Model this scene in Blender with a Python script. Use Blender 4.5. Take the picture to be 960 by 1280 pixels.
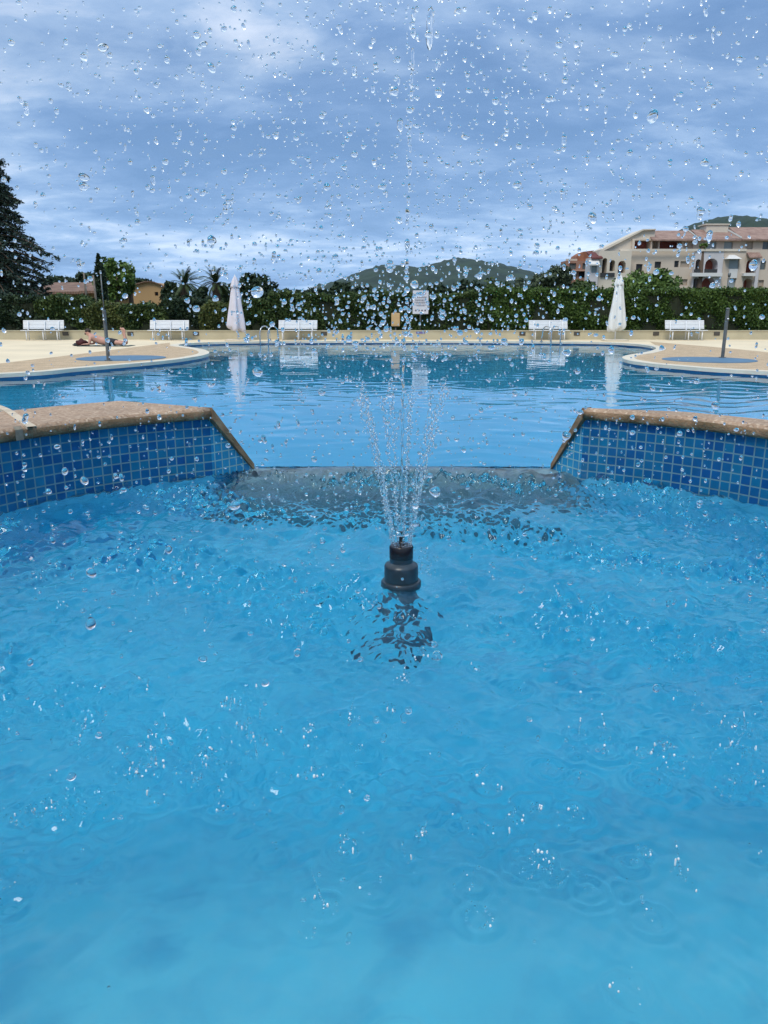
import bpy, bmesh, math, random
import numpy as np
from mathutils import Vector, Matrix
from mathutils.geometry import tessellate_polygon
R = math.radians
random.seed(7); rng = np.random.default_rng(7)
S = bpy.context.scene
for o in list(bpy.data.objects): bpy.data.objects.remove(o)
C = S.collection

# ------------------------------------------------------------------ camera
EYE, F, PITCH = 1.35, 960.0, R(14.9)
cam = bpy.data.cameras.new('camera'); camo = bpy.data.objects.new('camera', cam); C.objects.link(camo)
camo.location = (0, 0, EYE); camo.rotation_euler = (math.pi/2 - PITCH, 0, 0)
cam.sensor_fit = 'HORIZONTAL'; cam.sensor_width = 36; cam.lens = 36 * F / 960
cam.clip_start = 0.05; cam.clip_end = 12000
S.camera = camo

# ------------------------------------------------------------------ world, sun, exposure
SUN_EL, SUN_AZ = R(52), R(205)          # azimuth measured clockwise from +Y
w = bpy.data.worlds.new('World'); S.world = w; w.use_nodes = True
nt = w.node_tree; nt.nodes.clear()
class NB:
    """small node-building helper"""
    def __init__(s, t): s.t = t
    def n(s, typ, **kw):
        x = s.t.nodes.new(typ)
        for k, v in kw.items():
            if k.startswith('i_'):
                x.inputs[k[2:].replace('_', ' ')].default_value = v
            else: setattr(x, k, v)
        return x
    def l(s, a, b): s.t.links.new(a, b)
    def math(s, op, a, b=None):
        m = s.t.nodes.new('ShaderNodeMath'); m.operation = op
        for i, v in enumerate((a, b)):
            if v is None: continue
            if isinstance(v, (int, float)): m.inputs[i].default_value = v
            else: s.l(v, m.inputs[i])
        return m.outputs[0]
    def ramp(s, fac, stops):
        r = s.t.nodes.new('ShaderNodeValToRGB'); e = r.color_ramp.elements
        while len(e) < len(stops): e.new(0.5)
        for i, (p, c) in enumerate(stops):
            e[i].position = p; e[i].color = (c, c, c, 1) if isinstance(c, (int, float)) else (*c, 1)
        s.l(fac, r.inputs[0]); return r.outputs[0]
    def mix(s, fac, a, b, mode='MIX'):
        m = s.t.nodes.new('ShaderNodeMix'); m.data_type = 'RGBA'; m.blend_type = mode
        for k, v in ((0, fac), (6, a), (7, b)):
            if isinstance(v, (int, float)): m.inputs[k].default_value = v
            elif isinstance(v, tuple): m.inputs[k].default_value = (*v, 1)
            else: s.l(v, m.inputs[k])
        return m.outputs[2]
b = NB(nt)
tc = b.n('ShaderNodeTexCoord'); sep = b.n('ShaderNodeSeparateXYZ'); b.l(tc.outputs['Generated'], sep.inputs[0])
zc = b.math('ADD', b.math('MAXIMUM', sep.outputs[2], 0.0), 0.17)
com = b.n('ShaderNodeCombineXYZ')
b.l(b.math('DIVIDE', sep.outputs[0], zc), com.inputs[0]); b.l(b.math('DIVIDE', sep.outputs[1], zc), com.inputs[1])
def cloud_noise(scale, detail, rough, dist, off, sx=1.0):
    mp = b.n('ShaderNodeMapping'); mp.inputs['Location'].default_value = off; mp.inputs['Scale'].default_value = (sx, 1, 1)
    b.l(com.outputs[0], mp.inputs[0])
    nz = b.n('ShaderNodeTexNoise'); nz.inputs['Scale'].default_value = scale; nz.inputs['Detail'].default_value = detail
    nz.inputs['Roughness'].default_value = rough; nz.inputs['Distortion'].default_value = dist
    b.l(mp.outputs[0], nz.inputs['Vector']); return nz.outputs['Fac']
n1 = cloud_noise(0.80, 7, 0.54, 0.5, (3.1, 1.7, 0), 0.8)
n2 = cloud_noise(2.1, 8, 0.58, 0.4, (8.3, -2.2, 4), 0.8)
n3 = cloud_noise(6.0, 7, 0.62, 0.5, (1.3, 5.1, 9), 0.7)
cl = b.math('ADD', b.math('ADD', b.math('MULTIPLY', n1, 0.48), b.math('MULTIPLY', n2, 0.33)), b.math('MULTIPLY', n3, 0.19))
el = sep.outputs[2]
cloudcol = b.ramp(cl, [(0.39, (0.118, 0.238, 0.455)), (0.46, (0.170, 0.298, 0.515)), (0.53, (0.275, 0.41, 0.61)), (0.64, (0.60, 0.69, 0.81))])
# the cloud deck is far brighter overhead than near the horizon
lift = b.ramp(el, [(0.0, 1.22), (0.12, 1.06), (0.27, 0.95), (0.42, 1.2), (0.8, 2.0)])
warm = b.ramp(el, [(0.0, (0.98, 1.0, 1.02)), (0.3, (1.02, 0.99, 1.0)), (0.5, (1.12, 0.98, 0.84)), (1.0, (1.2, 0.98, 0.78))])
cloudcol = b.mix(1.0, b.mix(1.0, cloudcol, lift, 'MULTIPLY'), warm, 'MULTIPLY')
bg2 = b.n('ShaderNodeBackground'); bg2.inputs[1].default_value = 1.0; b.l(cloudcol, bg2.inputs[0])
sky = b.n('ShaderNodeTexSky', sky_type='NISHITA', sun_disc=False, sun_elevation=SUN_EL, sun_rotation=SUN_AZ)
bg1 = b.n('ShaderNodeBackground'); bg1.inputs[1].default_value = 0.08; b.l(sky.outputs[0], bg1.inputs[0])
mask = b.ramp(cl, [(0.34, 0.72), (0.5, 0.95)])
ms = b.n('ShaderNodeMixShader'); b.l(mask, ms.inputs[0]); b.l(bg1.outputs[0], ms.inputs[1]); b.l(bg2.outputs[0], ms.inputs[2])
out = b.n('ShaderNodeOutputWorld'); b.l(ms.outputs[0], out.inputs[0])

sl = bpy.data.lights.new('sun', 'SUN'); sl.energy = 1.5; sl.angle = R(22); sl.color = (1.0, 0.93, 0.82)
so = bpy.data.objects.new('sun', sl); C.objects.link(so)
sd = Vector((math.sin(SUN_AZ)*math.cos(SUN_EL), math.cos(SUN_AZ)*math.cos(SUN_EL), math.sin(SUN_EL)))
so.rotation_euler = sd.to_track_quat('Z', 'Y').to_euler(); so.location = (0, -5, 20)
S.view_settings.view_transform = 'Standard'; S.view_settings.look = 'None'
S.view_settings.exposure = 0.48; S.view_settings.gamma = 1.0; S.view_settings.use_curve_mapping = False
S.cycles.caustics_refractive = True; S.cycles.caustics_reflective = False
S.cycles.max_bounces = 12; S.cycles.transmission_bounces = 10; S.cycles.diffuse_bounces = 4; S.cycles.glossy_bounces = 4
S.cycles.transparent_max_bounces = 16
S.cycles.use_denoising = True; S.cycles.sample_clamp_indirect = 6.0

# ------------------------------------------------------------------ helpers
def ray(px, py):
    a, c = (px-480)/F, -(py-640)/F
    return Vector((a, math.cos(PITCH) + c*math.sin(PITCH), -math.sin(PITCH) + c*math.cos(PITCH)))
def at(px, py, z=0.0):
    d = ray(px, py); return Vector((0, 0, EYE)) + d * ((z-EYE)/d.z)
def at_y(px, py, Y):
    d = ray(px, py); return Vector((0, 0, EYE)) + d * (Y/d.y)
def proj(p):
    v = Vector(p) - Vector((0, 0, EYE))
    dz = v.y*math.cos(PITCH) - v.z*math.sin(PITCH); dy = v.y*math.sin(PITCH) + v.z*math.cos(PITCH)
    return 480 + v.x/dz*F, 640 - dy/dz*F, dz

def mat(name, col, rough=0.6, var=0.0, vscale=5.0, col2=None, bump=0.0, bscale=40.0, metal=0.0, spec=0.5, detail=5, trans=0.0, sss=None):
    m = bpy.data.materials.new(name); m.use_nodes = True; t = m.node_tree; nb = NB(t)
    p = t.nodes['Principled BSDF']; p.inputs['Base Color'].default_value = (*col, 1)
    p.inputs['Roughness'].default_value = rough; p.inputs['Metallic'].default_value = metal
    p.inputs['Specular IOR Level'].default_value = spec
    if trans: p.inputs['Transmission Weight'].default_value = trans
    tcn = nb.n('ShaderNodeTexCoord')
    if var or col2:
        nz = nb.n('ShaderNodeTexNoise'); nz.inputs['Scale'].default_value = vscale; nz.inputs['Detail'].default_value = detail
        nb.l(tcn.outputs['Object'], nz.inputs['Vector'])
        c2 = col2 or tuple(c*(1-var) for c in col); c1 = col if col2 else tuple(min(1, c*(1+var)) for c in col)
        nb.l(nb.ramp(nz.outputs['Fac'], [(0.34, c2), (0.66, c1)]), p.inputs['Base Color'])
    if bump:
        n3 = nb.n('ShaderNodeTexNoise'); n3.inputs['Scale'].default_value = bscale; n3.inputs['Detail'].default_value = 4
        nb.l(tcn.outputs['Object'], n3.inputs['Vector'])
        bp = nb.n('ShaderNodeBump'); bp.inputs['Strength'].default_value = bump; bp.inputs['Distance'].default_value = 0.02
        nb.l(n3.outputs['Fac'], bp.inputs['Height']); nb.l(bp.outputs[0], p.inputs['Normal'])
    return m

def mesh_obj(name, verts, faces, m, parent=None, smooth=False, loc=None):
    me = bpy.data.meshes.new(name); me.from_pydata([tuple(v) for v in verts], [], faces); me.update()
    if smooth: me.polygons.foreach_set('use_smooth', [True]*len(me.polygons))
    o = bpy.data.objects.new(name, me); C.objects.link(o)
    if m: me.materials.append(m)
    if loc is not None: o.location = loc
    if parent: o.parent = parent
    return o

class MB:
    """collects shapes into ONE mesh"""
    def __init__(s): s.v = []; s.f = []
    def add(s, vs, fs, M=None):
        k = len(s.v); s.v += [tuple(M @ Vector(v)) if M else tuple(v) for v in vs]; s.f += [[i+k for i in f] for f in fs]; return s
    def box(s, x0, x1, y0, y1, z0, z1, M=None, bev=0.0):
        if bev:
            bm = bmesh.new(); bmesh.ops.create_cube(bm, size=1)
            for v in bm.verts: v.co = Vector(((x0+x1)/2+v.co.x*(x1-x0), (y0+y1)/2+v.co.y*(y1-y0), (z0+z1)/2+v.co.z*(z1-z0)))
            bmesh.ops.bevel(bm, geom=bm.edges[:], offset=bev, segments=2, affect='EDGES'); bm.verts.index_update()
            s.add([v.co.copy() for v in bm.verts], [[v.index for v in f.verts] for f in bm.faces], M); bm.free(); return s
        vs = [(x0,y0,z0),(x1,y0,z0),(x1,y1,z0),(x0,y1,z0),(x0,y0,z1),(x1,y0,z1),(x1,y1,z1),(x0,y1,z1)]
        return s.add(vs, [[0,3,2,1],[4,5,6,7],[0,1,5,4],[1,2,6,5],[2,3,7,6],[3,0,4,7]], M)
    def tube(s, pts, r, n=10, caps=True):
        pts = [Vector(p) for p in pts]; rr = r if isinstance(r, (list, tuple)) else [r]*len(pts)
        k = len(s.v); up = Vector((0.03, 0.99, 0.1)).normalized(); prev = None
        for i, p in enumerate(pts):
            t = (pts[min(i+1, len(pts)-1)] - pts[max(i-1, 0)]).normalized()
            a = up.cross(t) if prev is None else prev - t*prev.dot(t)
            if a.length < 1e-4: a = Vector((1, 0, 0)).cross(t)
            a.normalize(); prev = a; c = t.cross(a)
            for j in range(n):
                an = 2*math.pi*j/n; s.v.append(tuple(p + (a*math.cos(an) + c*math.sin(an))*rr[i]))
        for i in range(len(pts)-1):
            for j in range(n):
                s.f.append([k+i*n+j, k+i*n+(j+1) % n, k+(i+1)*n+(j+1) % n, k+(i+1)*n+j])
        if caps:
            s.f.append([k+j for j in range(n)][::-1]); s.f.append([k+(len(pts)-1)*n+j for j in range(n)])
        return s
    def lathe(s, prof, n=28, M=None, fn=None):
        k0 = []; vs = []; fs = []
        for (r, z) in prof:
            for j in range(n):
                a = 2*math.pi*j/n; rad = r if fn is None else r*fn(a, z)
                vs.append((rad*math.cos(a), rad*math.sin(a), z))
        for i in range(len(prof)-1):
            for j in range(n): fs.append([i*n+j, i*n+(j+1) % n, (i+1)*n+(j+1) % n, (i+1)*n+j])
        fs.append(list(range(n))[::-1]); fs.append([(len(prof)-1)*n+j for j in range(n)])
        return s.add(vs, fs, M)
    def prism(s, poly, z0, z1, M=None):
        n = len(poly); vs = [(x, y, z0) for x, y in poly] + [(x, y, z1) for x, y in poly]
        fs = [list(t)[::-1] for t in tess([poly])] + [[i+n for i in t] for t in tess([poly])]
        fs += [[i, (i+1) % n, (i+1) % n+n, i+n] for i in range(n)]
        return s.add(vs, fs, M)
    def build(s, name, m, parent=None, smooth=False, loc=None, angle=None):
        o = mesh_obj(name, s.v, s.f, m, parent, smooth, loc)
        bm = bmesh.new(); bm.from_mesh(o.data); bmesh.ops.recalc_face_normals(bm, faces=bm.faces[:]); bm.to_mesh(o.data); bm.free()
        if angle:
            o.data.set_sharp_from_angle(angle=R(angle))
        return o
def tess(loops):
    """triangles (flat vertex indices) of a 2-D polygon with holes, all facing +Z"""
    flat = [p for lp in loops for p in lp]
    tris = tessellate_polygon([[Vector((p[0], p[1], 0)) for p in lp] for lp in loops]); outt = []
    for a, b_, c in tris:
        A, B, D = flat[a], flat[b_], flat[c]
        cr = (B[0]-A[0])*(D[1]-A[1]) - (B[1]-A[1])*(D[0]-A[0])
        outt.append([a, b_, c] if cr > 0 else [a, c, b_])
    return outt
def tag(o, label=None, cat=None, group=None, kind=None):
    if label: o['label'] = label
    if cat: o['category'] = cat
    if group: o['group'] = group
    if kind: o['kind'] = kind
    return o
def empty(name, loc, label, cat, group=None, rz=0.0):
    o = bpy.data.objects.new(name, None); C.objects.link(o); o.location = loc; o.rotation_euler = (0, 0, rz); o.empty_display_size = 0.2
    return tag(o, label, cat, group)
def copy_tree(o, parent=None, kids=None):
    c = o.copy(); C.objects.link(c); c.parent = parent
    for ch in [x for x in bpy.data.objects if x.parent == o]: copy_tree(ch, c)
    return c
def smooth_loop(pts, n=8, closed=True):
    """Catmull-Rom through 2-D points"""
    P = [Vector((p[0], p[1])) for p in pts]; outp = []; N = len(P)
    for i in range(N if closed else N-1):
        p0, p1, p2, p3 = (P[(i-1) % N], P[i], P[(i+1) % N], P[(i+2) % N]) if closed else (P[max(i-1, 0)], P[i], P[i+1], P[min(i+2, N-1)])
        for k in range(n):
            t = k/n
            outp.append(0.5*((2*p1) + (p2-p0)*t + (2*p0-5*p1+4*p2-p3)*t*t + (3*p1-p0-3*p2+p3)*t**3))
    if not closed: outp.append(P[-1])
    return [(p.x, p.y) for p in outp]
def offset_loop(pts, d):
    n = len(pts); outp = []
    for i in range(n):
        a, c = Vector(pts[i-1]), Vector(pts[(i+1) % n]); t = (c-a).normalized()
        outp.append((pts[i][0] + t.y*d, pts[i][1] - t.x*d))
    return outp

# ------------------------------------------------------------------ materials
def water_mat(name, tint=(1, 1, 1), rough=0.0, bump=0.0, bscale=30, depth_tint=None, density=1.0):
    m = bpy.data.materials.new(name); m.use_nodes = True; t = m.node_tree; nb = NB(t)
    if depth_tint:
        va = nb.n('ShaderNodeVolumeAbsorption'); va.inputs['Color'].default_value = (*depth_tint, 1); va.inputs['Density'].default_value = density
        nb.l(va.outputs[0], t.nodes['Material Output'].inputs['Volume'])
    p = t.nodes['Principled BSDF']; p.inputs['Base Color'].default_value = (*tint, 1); p.inputs['Roughness'].default_value = rough
    p.inputs['Transmission Weight'].default_value = 1.0; p.inputs['IOR'].default_value = 1.333
    if bump:
        tcn = nb.n('ShaderNodeTexCoord'); nz = nb.n('ShaderNodeTexNoise'); nz.inputs['Scale'].default_value = bscale; nz.inputs['Detail'].default_value = 3
        nb.l(tcn.outputs['Object'], nz.inputs['Vector']); bp = nb.n('ShaderNodeBump'); bp.inputs['Strength'].default_value = bump; bp.inputs['Distance'].default_value = 0.01
        nb.l(nz.outputs['Fac'], bp.inputs['Height']); nb.l(bp.outputs[0], p.inputs['Normal'])
    return m
def tile_mat(name, c1, c2, grout, w_=0.056, h_=0.053, mortar=0.004):
    m = bpy.data.materials.new(name); m.use_nodes = True; t = m.node_tree; nb = NB(t); p = t.nodes['Principled BSDF']
    tcn = nb.n('ShaderNodeTexCoord'); br = nb.n('ShaderNodeTexBrick'); br.offset = 0.0; br.squash = 1.0
    br.inputs['Scale'].default_value = 1.0; br.inputs['Mortar Size'].default_value = mortar; br.inputs['Mortar Smooth'].default_value = 0.15
    br.inputs['Brick Width'].default_value = w_; br.inputs['Row Height'].default_value = h_
    br.inputs['Color1'].default_value = (*c1, 1); br.inputs['Color2'].default_value = (*c2, 1); br.inputs['Mortar'].default_value = (*grout, 1)
    nb.l(tcn.outputs['UV'], br.inputs['Vector'])
    nz = nb.n('ShaderNodeTexNoise'); nz.inputs['Scale'].default_value = 9; nb.l(tcn.outputs['UV'], nz.inputs['Vector'])
    hv = nb.ramp(nz.outputs['Fac'], [(0.3, 0.88), (0.7, 1.12)])
    nb.l(nb.mix(1.0, br.outputs['Color'], hv, 'MULTIPLY'), p.inputs['Base Color'])
    p.inputs['Roughness'].default_value = 0.14
    nb.l(nb.ramp(br.outputs['Fac'], [(0.2, 0.13), (0.8, 0.6)]), p.inputs['Roughness'])
    bp = nb.n('ShaderNodeBump'); bp.inputs['Strength'].default_value = 0.5; bp.inputs['Distance'].default_value = 0.003; bp.invert = True
    nb.l(br.outputs['Fac'], bp.inputs['Height']); nb.l(bp.outputs[0], p.inputs['Normal'])
    return m
def mottled_paint(name, base, mottle, dark):  # soft paint mottling, also standing in for the dark flecks on the ripples
    m = bpy.data.materials.new(name); m.use_nodes = True; t = m.node_tree; nb = NB(t); p = t.nodes['Principled BSDF']
    tcn = nb.n('ShaderNodeTexCoord')
    def nz(sc, det, dist=0.0):
        q = nb.n('ShaderNodeTexNoise'); q.inputs['Scale'].default_value = sc; q.inputs['Detail'].default_value = det; q.inputs['Distortion'].default_value = dist
        nb.l(tcn.outputs['Object'], q.inputs['Vector']); return q.outputs['Fac']
    c = nb.mix(nb.ramp(nz(1.3, 6), [(0.42, 0.0), (0.72, 1.0)]), base, mottle)
    c = nb.mix(nb.ramp(nz(9.0, 4, 0.6), [(0.48, 0.0), (0.75, 1.0)]), c, mottle)
    c = nb.mix(nb.ramp(nz(4.5, 6, 0.3), [(0.52, 0.0), (0.80, 1.0)]), c, dark)
    nb.l(c, p.inputs['Base Color']); p.inputs['Roughness'].default_value = 0.6
    return m
def speckle_mat(name, base, dark, light, scale=90):
    m = bpy.data.materials.new(name); m.use_nodes = True; t = m.node_tree; nb = NB(t); p = t.nodes['Principled BSDF']
    tcn = nb.n('ShaderNodeTexCoord')
    vo = nb.n('ShaderNodeTexVoronoi'); vo.inputs['Scale'].default_value = scale; nb.l(tcn.outputs['Object'], vo.inputs['Vector'])
    sx = nb.n('ShaderNodeSeparateColor'); nb.l(vo.outputs['Color'], sx.inputs[0])
    c = nb.ramp(sx.outputs[0], [(0.0, dark), (0.35, base), (0.7, base), (1.0, light)])
    nz = nb.n('ShaderNodeTexNoise'); nz.inputs['Scale'].default_value = 3; nz.inputs['Detail'].default_value = 6; nb.l(tcn.outputs['Object'], nz.inputs['Vector'])
    c = nb.mix(1.0, c, nb.ramp(nz.outputs['Fac'], [(0.3, 0.78), (0.7, 1.1)]), 'MULTIPLY')
    nb.l(c, p.inputs['Base Color']); p.inputs['Roughness'].default_value = 0.75
    bp = nb.n('ShaderNodeBump'); bp.inputs['Strength'].default_value = 0.6; bp.inputs['Distance'].default_value = 0.004
    nb.l(vo.outputs['Distance'], bp.inputs['Height']); nb.l(bp.outputs[0], p.inputs['Normal'])
    return m
M = dict(
    deck=mat('cream_paving', (0.74, 0.61, 0.42), 0.8, 0.07, 0.6, bump=0.2, bscale=30),
    band=speckle_mat('tan_aggregate', (0.52, 0.37, 0.22), (0.38, 0.26, 0.15), (0.64, 0.49, 0.33), 60),
    rim=mat('cream_rim', (0.68, 0.60, 0.47), 0.6, 0.06, 2),
    ground=mat('garden_soil', (0.07, 0.10, 0.03), 0.95, col2=(0.10, 0.085, 0.05), vscale=0.4),
    coping=speckle_mat('exposed_aggregate', (0.40, 0.265, 0.172), (0.26, 0.165, 0.10), (0.55, 0.41, 0.29), 75),
    coping_edge=mat('brown_coping_edge', (0.33, 0.20, 0.11), 0.8, col2=(0.15, 0.095, 0.045), vscale=9, bump=0.5, bscale=80),  # darker mottled brown for the edge faces and sloping strips
    mortar=mat('joint_mortar', (0.55, 0.45, 0.33), 0.85, 0.15, 20),
    joint_old=mat('old_mortar', (0.24, 0.21, 0.16), 0.85, 0.2, 30),
    tile=tile_mat('blue_mosaic', (0.004, 0.062, 0.225), (0.007, 0.135, 0.275), (0.11, 0.225, 0.265)),
    tile_lit=tile_mat('lit_blue_mosaic', (0.012, 0.19, 0.40), (0.025, 0.26, 0.46), (0.22, 0.40, 0.42)),  # same mosaic painted lighter for the light reflected onto the cheeks
    floor=mottled_paint('basin_paint', (0.135, 0.60, 0.79), (0.095, 0.515, 0.73), (0.045, 0.395, 0.63)),
    foam=mat('white_foam', (0.80, 0.84, 0.86), 0.5),
    pool=mat('pool_paint', (0.03, 0.45, 0.76), 0.6, 0.05, 0.5),
    poolwall=mat('pool_wall_tile', (0.012, 0.15, 0.30), 0.3, 0.1, 3),
    sill=mat('slate_sill', (0.12, 0.205, 0.25), 0.4, 0.3, 12, bump=0.3),
    water=water_mat('fountain_water', (1, 1, 1), depth_tint=(0.25, 0.86, 0.955), density=1.4),
    poolw=water_mat('pool_water', (0.92, 0.98, 1.0)),
    drop=water_mat('clear_drop'),
    nozzle=mat('grey_pvc', (0.022, 0.038, 0.052), 0.3, 0.25, 20),
    nozzle_dark=mat('wet_black_plastic', (0.010, 0.008, 0.009), 0.2),
    wall=mat('sand_render', (0.47, 0.42, 0.29), 0.85, 0.08, 1.5),
    white=mat('white_plastic', (0.72, 0.73, 0.74), 0.4, 0.03, 3),
    canvas=mat('pale_lilac_canvas', (0.64, 0.60, 0.64), 0.9, 0.06, 3),
    canvas2=mat('white_canvas', (0.72, 0.72, 0.69), 0.9, 0.05, 3),
    steel=mat('brushed_steel', (0.55, 0.57, 0.58), 0.25, metal=1.0),
    dull=mat('dull_grey_steel', (0.13, 0.14, 0.14), 0.45, 0.2, 8, metal=0.3),
    pad=mat('blue_pad', (0.08, 0.17, 0.27), 0.6, 0.1, 2),
    skin=mat('skin', (0.50, 0.27, 0.20), 0.55, 0.07, 6),
    hair=mat('dark_hair', (0.03, 0.018, 0.012), 0.7),
    shorts=mat('black_shorts', (0.012, 0.014, 0.02), 0.8),
    towel=mat('grey_green_towel', (0.09, 0.12, 0.11), 0.95, 0.15, 10),
    bag=mat('maroon_cloth', (0.055, 0.008, 0.010), 0.85, 0.3, 8),
    black=mat('black_cloth', (0.012, 0.012, 0.014), 0.8),
    bark=mat('bark', (0.09, 0.06, 0.04), 0.9, 0.3, 8, bump=0.5, bscale=20),
    lamp=mat('wall_lamp', (0.07, 0.06, 0.05), 0.4),
)
def leaf_mat(name, a, c, vs=0.9, rough=0.55):
    m = bpy.data.materials.new(name); m.use_nodes = True; t = m.node_tree; nb = NB(t); p = t.nodes['Principled BSDF']
    at_ = nb.n('ShaderNodeAttribute', attribute_name='tint'); tcn = nb.n('ShaderNodeTexCoord')
    nz = nb.n('ShaderNodeTexNoise'); nz.inputs['Scale'].default_value = vs; nz.inputs['Detail'].default_value = 4; nb.l(tcn.outputs['Object'], nz.inputs['Vector'])
    f = nb.math('ADD', nb.math('MULTIPLY', at_.outputs['Fac'], 0.5), nb.math('MULTIPLY', nz.outputs['Fac'], 0.5))
    nb.l(nb.ramp(f, [(0.25, a), (0.75, c)]), p.inputs['Base Color']); p.inputs['Roughness'].default_value = rough
    p.inputs['Specular IOR Level'].default_value = 0.25
    return m
L = dict(
    hedge=leaf_mat('hedge_leaf', (0.024, 0.058, 0.011), (0.085, 0.14, 0.026)),
    shrub=leaf_mat('shrub_leaf', (0.020, 0.045, 0.012), (0.078, 0.115, 0.028)),
    olive=leaf_mat('olive_leaf', (0.045, 0.07, 0.018), (0.14, 0.155, 0.045)),
    pine=leaf_mat('pine_needle', (0.012, 0.030, 0.014), (0.040, 0.065, 0.028)),
    cedar=leaf_mat('cedar_needle', (0.018, 0.036, 0.028), (0.055, 0.085, 0.062)),
    bright=leaf_mat('bright_leaf', (0.05, 0.105, 0.02), (0.14, 0.21, 0.05)),
    palm=leaf_mat('palm_leaf', (0.02, 0.040, 0.014), (0.06, 0.09, 0.03)),
    grey=leaf_mat('grey_green_leaf', (0.03, 0.050, 0.028), (0.09, 0.12, 0.065)),
)
def leaf_mesh(name, pts, size, m, parent=None, flat=0.0, aspect=0.55, nrm=None):
    """one mesh of many small leaf quads; flat = how horizontal they lie"""
    P = np.asarray(pts, float); n = len(P)
    a = rng.normal(size=(n, 3)); c = rng.normal(size=(n, 3))
    if flat: a[:, 2] *= 1-flat; c[:, 2] *= 1-flat
    a /= np.linalg.norm(a, axis=1)[:, None]; c -= (a*c).sum(1)[:, None]*a; c /= np.linalg.norm(c, axis=1)[:, None]
    s = size*rng.uniform(0.6, 1.3, n)[:, None]
    V = np.empty((n, 4, 3)); V[:, 0] = P-a*s; V[:, 1] = P+c*s*aspect; V[:, 2] = P+a*s; V[:, 3] = P-c*s*aspect
    me = bpy.data.meshes.new(name); me.vertices.add(4*n); me.vertices.foreach_set('co', V.ravel())
    me.loops.add(4*n); me.loops.foreach_set('vertex_index', np.arange(4*n, dtype=np.int32))
    me.polygons.add(n); me.polygons.foreach_set('loop_start', np.arange(0, 4*n, 4, dtype=np.int32))
    me.update(calc_edges=True)
    at_ = me.attributes.new('tint', 'FLOAT', 'FACE'); at_.data.foreach_set('value', rng.uniform(0, 1, n).astype(np.float32))
    me.materials.append(m); o = bpy.data.objects.new(name, me); C.objects.link(o)
    if parent: o.parent = parent
    return o
def clump_points(cx, cy, cz, rx, ry, rz, n, nclump=26, cs=0.34, shell=0.75):
    """points in many small clumps spread over an ellipsoid's outer part"""
    d = rng.normal(size=(nclump, 3)); d /= np.linalg.norm(d, axis=1)[:, None]
    rr = rng.uniform(shell-0.35, 1.0, nclump)[:, None]; ctr = d*rr*(1-cs*0.6)
    k = rng.integers(0, nclump, n); q = rng.normal(size=(n, 3)); q /= np.linalg.norm(q, axis=1)[:, None]
    q *= (rng.uniform(0, 1, n)**0.4)[:, None]*cs*rng.uniform(0.7, 1.25, nclump)[k][:, None]
    p = (ctr[k] + q)*np.array([rx, ry, rz]); return p + np.array([cx, cy, cz])

# ------------------------------------------------------------------ ground, deck, large pool
PW = -0.11                                   # water level of the large pool
left = [at(p, q) for p, q in [(0, 468), (100, 460.5), (200, 452), (243, 446.5), (261, 442), (256, 437.5), (236, 434.0), (223.5, 432.2), (228, 430.3), (247, 428.8), (290, 427.6), (360, 426.8)]]
right = [at(p, q) for p, q in [(480, 426.6), (620, 426.9), (720, 427.6), (765, 428.6), (795, 430.4), (813, 432.8), (820, 436), (808, 440.2), (784, 444.3), (778, 447.8), (792, 452), (843, 457.5), (960, 465)]]
near = [(14, 12.5), (15.5, 8), (11, 3.2), (6.5, 1.6), (2.7, 0.6), (1.2, -0.05), (-1.2, -0.05), (-2.7, 0.6), (-6.5, 1.6), (-11, 3.2), (-15.5, 8), (-13.5, 12.6)]
outline = smooth_loop([(p.x, p.y) for p in left] + [(p.x, p.y) for p in right] + near, 7)   # clockwise seen from above
area = sum(outline[i-1][0]*outline[i][1]-outline[i][0]*outline[i-1][1] for i in range(len(outline)))
sgn = 1 if area > 0 else -1
RIM, BAND = 0.32, 1.9
rim_out = offset_loop(outline, sgn*RIM)
DX0, DX1, DY0, DY1 = -45, 45, -12, 34.6
def sheet(name, loops, z, m):
    flat = [(*p, z) for lp in loops for p in lp]
    return tag(mesh_obj(name, flat, tess(loops), m), kind='structure')
BC = Vector((0.067, 2.64))                    # centre of the fountain basin
hole = rim_out
sheet('pool_deck', [[(DX0, DY0), (DX1, DY0), (DX1, DY1), (DX0, DY1)], hole], 0.0, M['deck'])
sheet('ground', [[(-4000, -400), (4000, -400), (4000, 4000), (-4000, 4000)], [(DX0, DY0), (DX1, DY0), (DX1, DY1), (DX0, DY1)]], -0.005, M['ground'])
n = len(outline)
def strip(name, A, B, z, m):
    k = len(A); return tag(mesh_obj(name, [(*p, z) for p in A] + [(*p, z) for p in B], [[i, (i+1) % k, (i+1) % k+k, i+k] for i in range(k)], m), kind='structure')
# tan aggregate band beside the pool's lobes, as polygons 4 mm above the cream paving
def band(name, inner_px, outer_px):
    A = smooth_loop([tuple(at(*p).xy) for p in inner_px], 6, False); B = smooth_loop([tuple(at(*p).xy) for p in outer_px], 6, False)
    poly = A + B[::-1]; return sheet(name, [poly], 0.004, M['band'])
bl = [tuple(p) for p in rim_out]
def nearest(p): return min(range(n), key=lambda i: (bl[i][0]-p[0])**2+(bl[i][1]-p[1])**2)
def band2(name, pa, pb, outer_px):
    """between the rim's outer edge (from the point nearest pa to that nearest pb) and a line on the deck"""
    i, j = nearest(at(*pa)), nearest(at(*pb)); run = []
    while True:
        run.append(bl[i])
        if i == j: break
        i = (i+1) % n
    B = smooth_loop([tuple(at(*p).xy) for p in outer_px], 6, False)
    return sheet(name, [run + B[::-1]], 0.004, M['band'])
band2('tan_paving', (-60, 473), (226, 431), [(-60, 463), (0, 454.5), (80, 445), (140, 437.5), (180, 432.5), (212, 428.5)])
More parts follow.
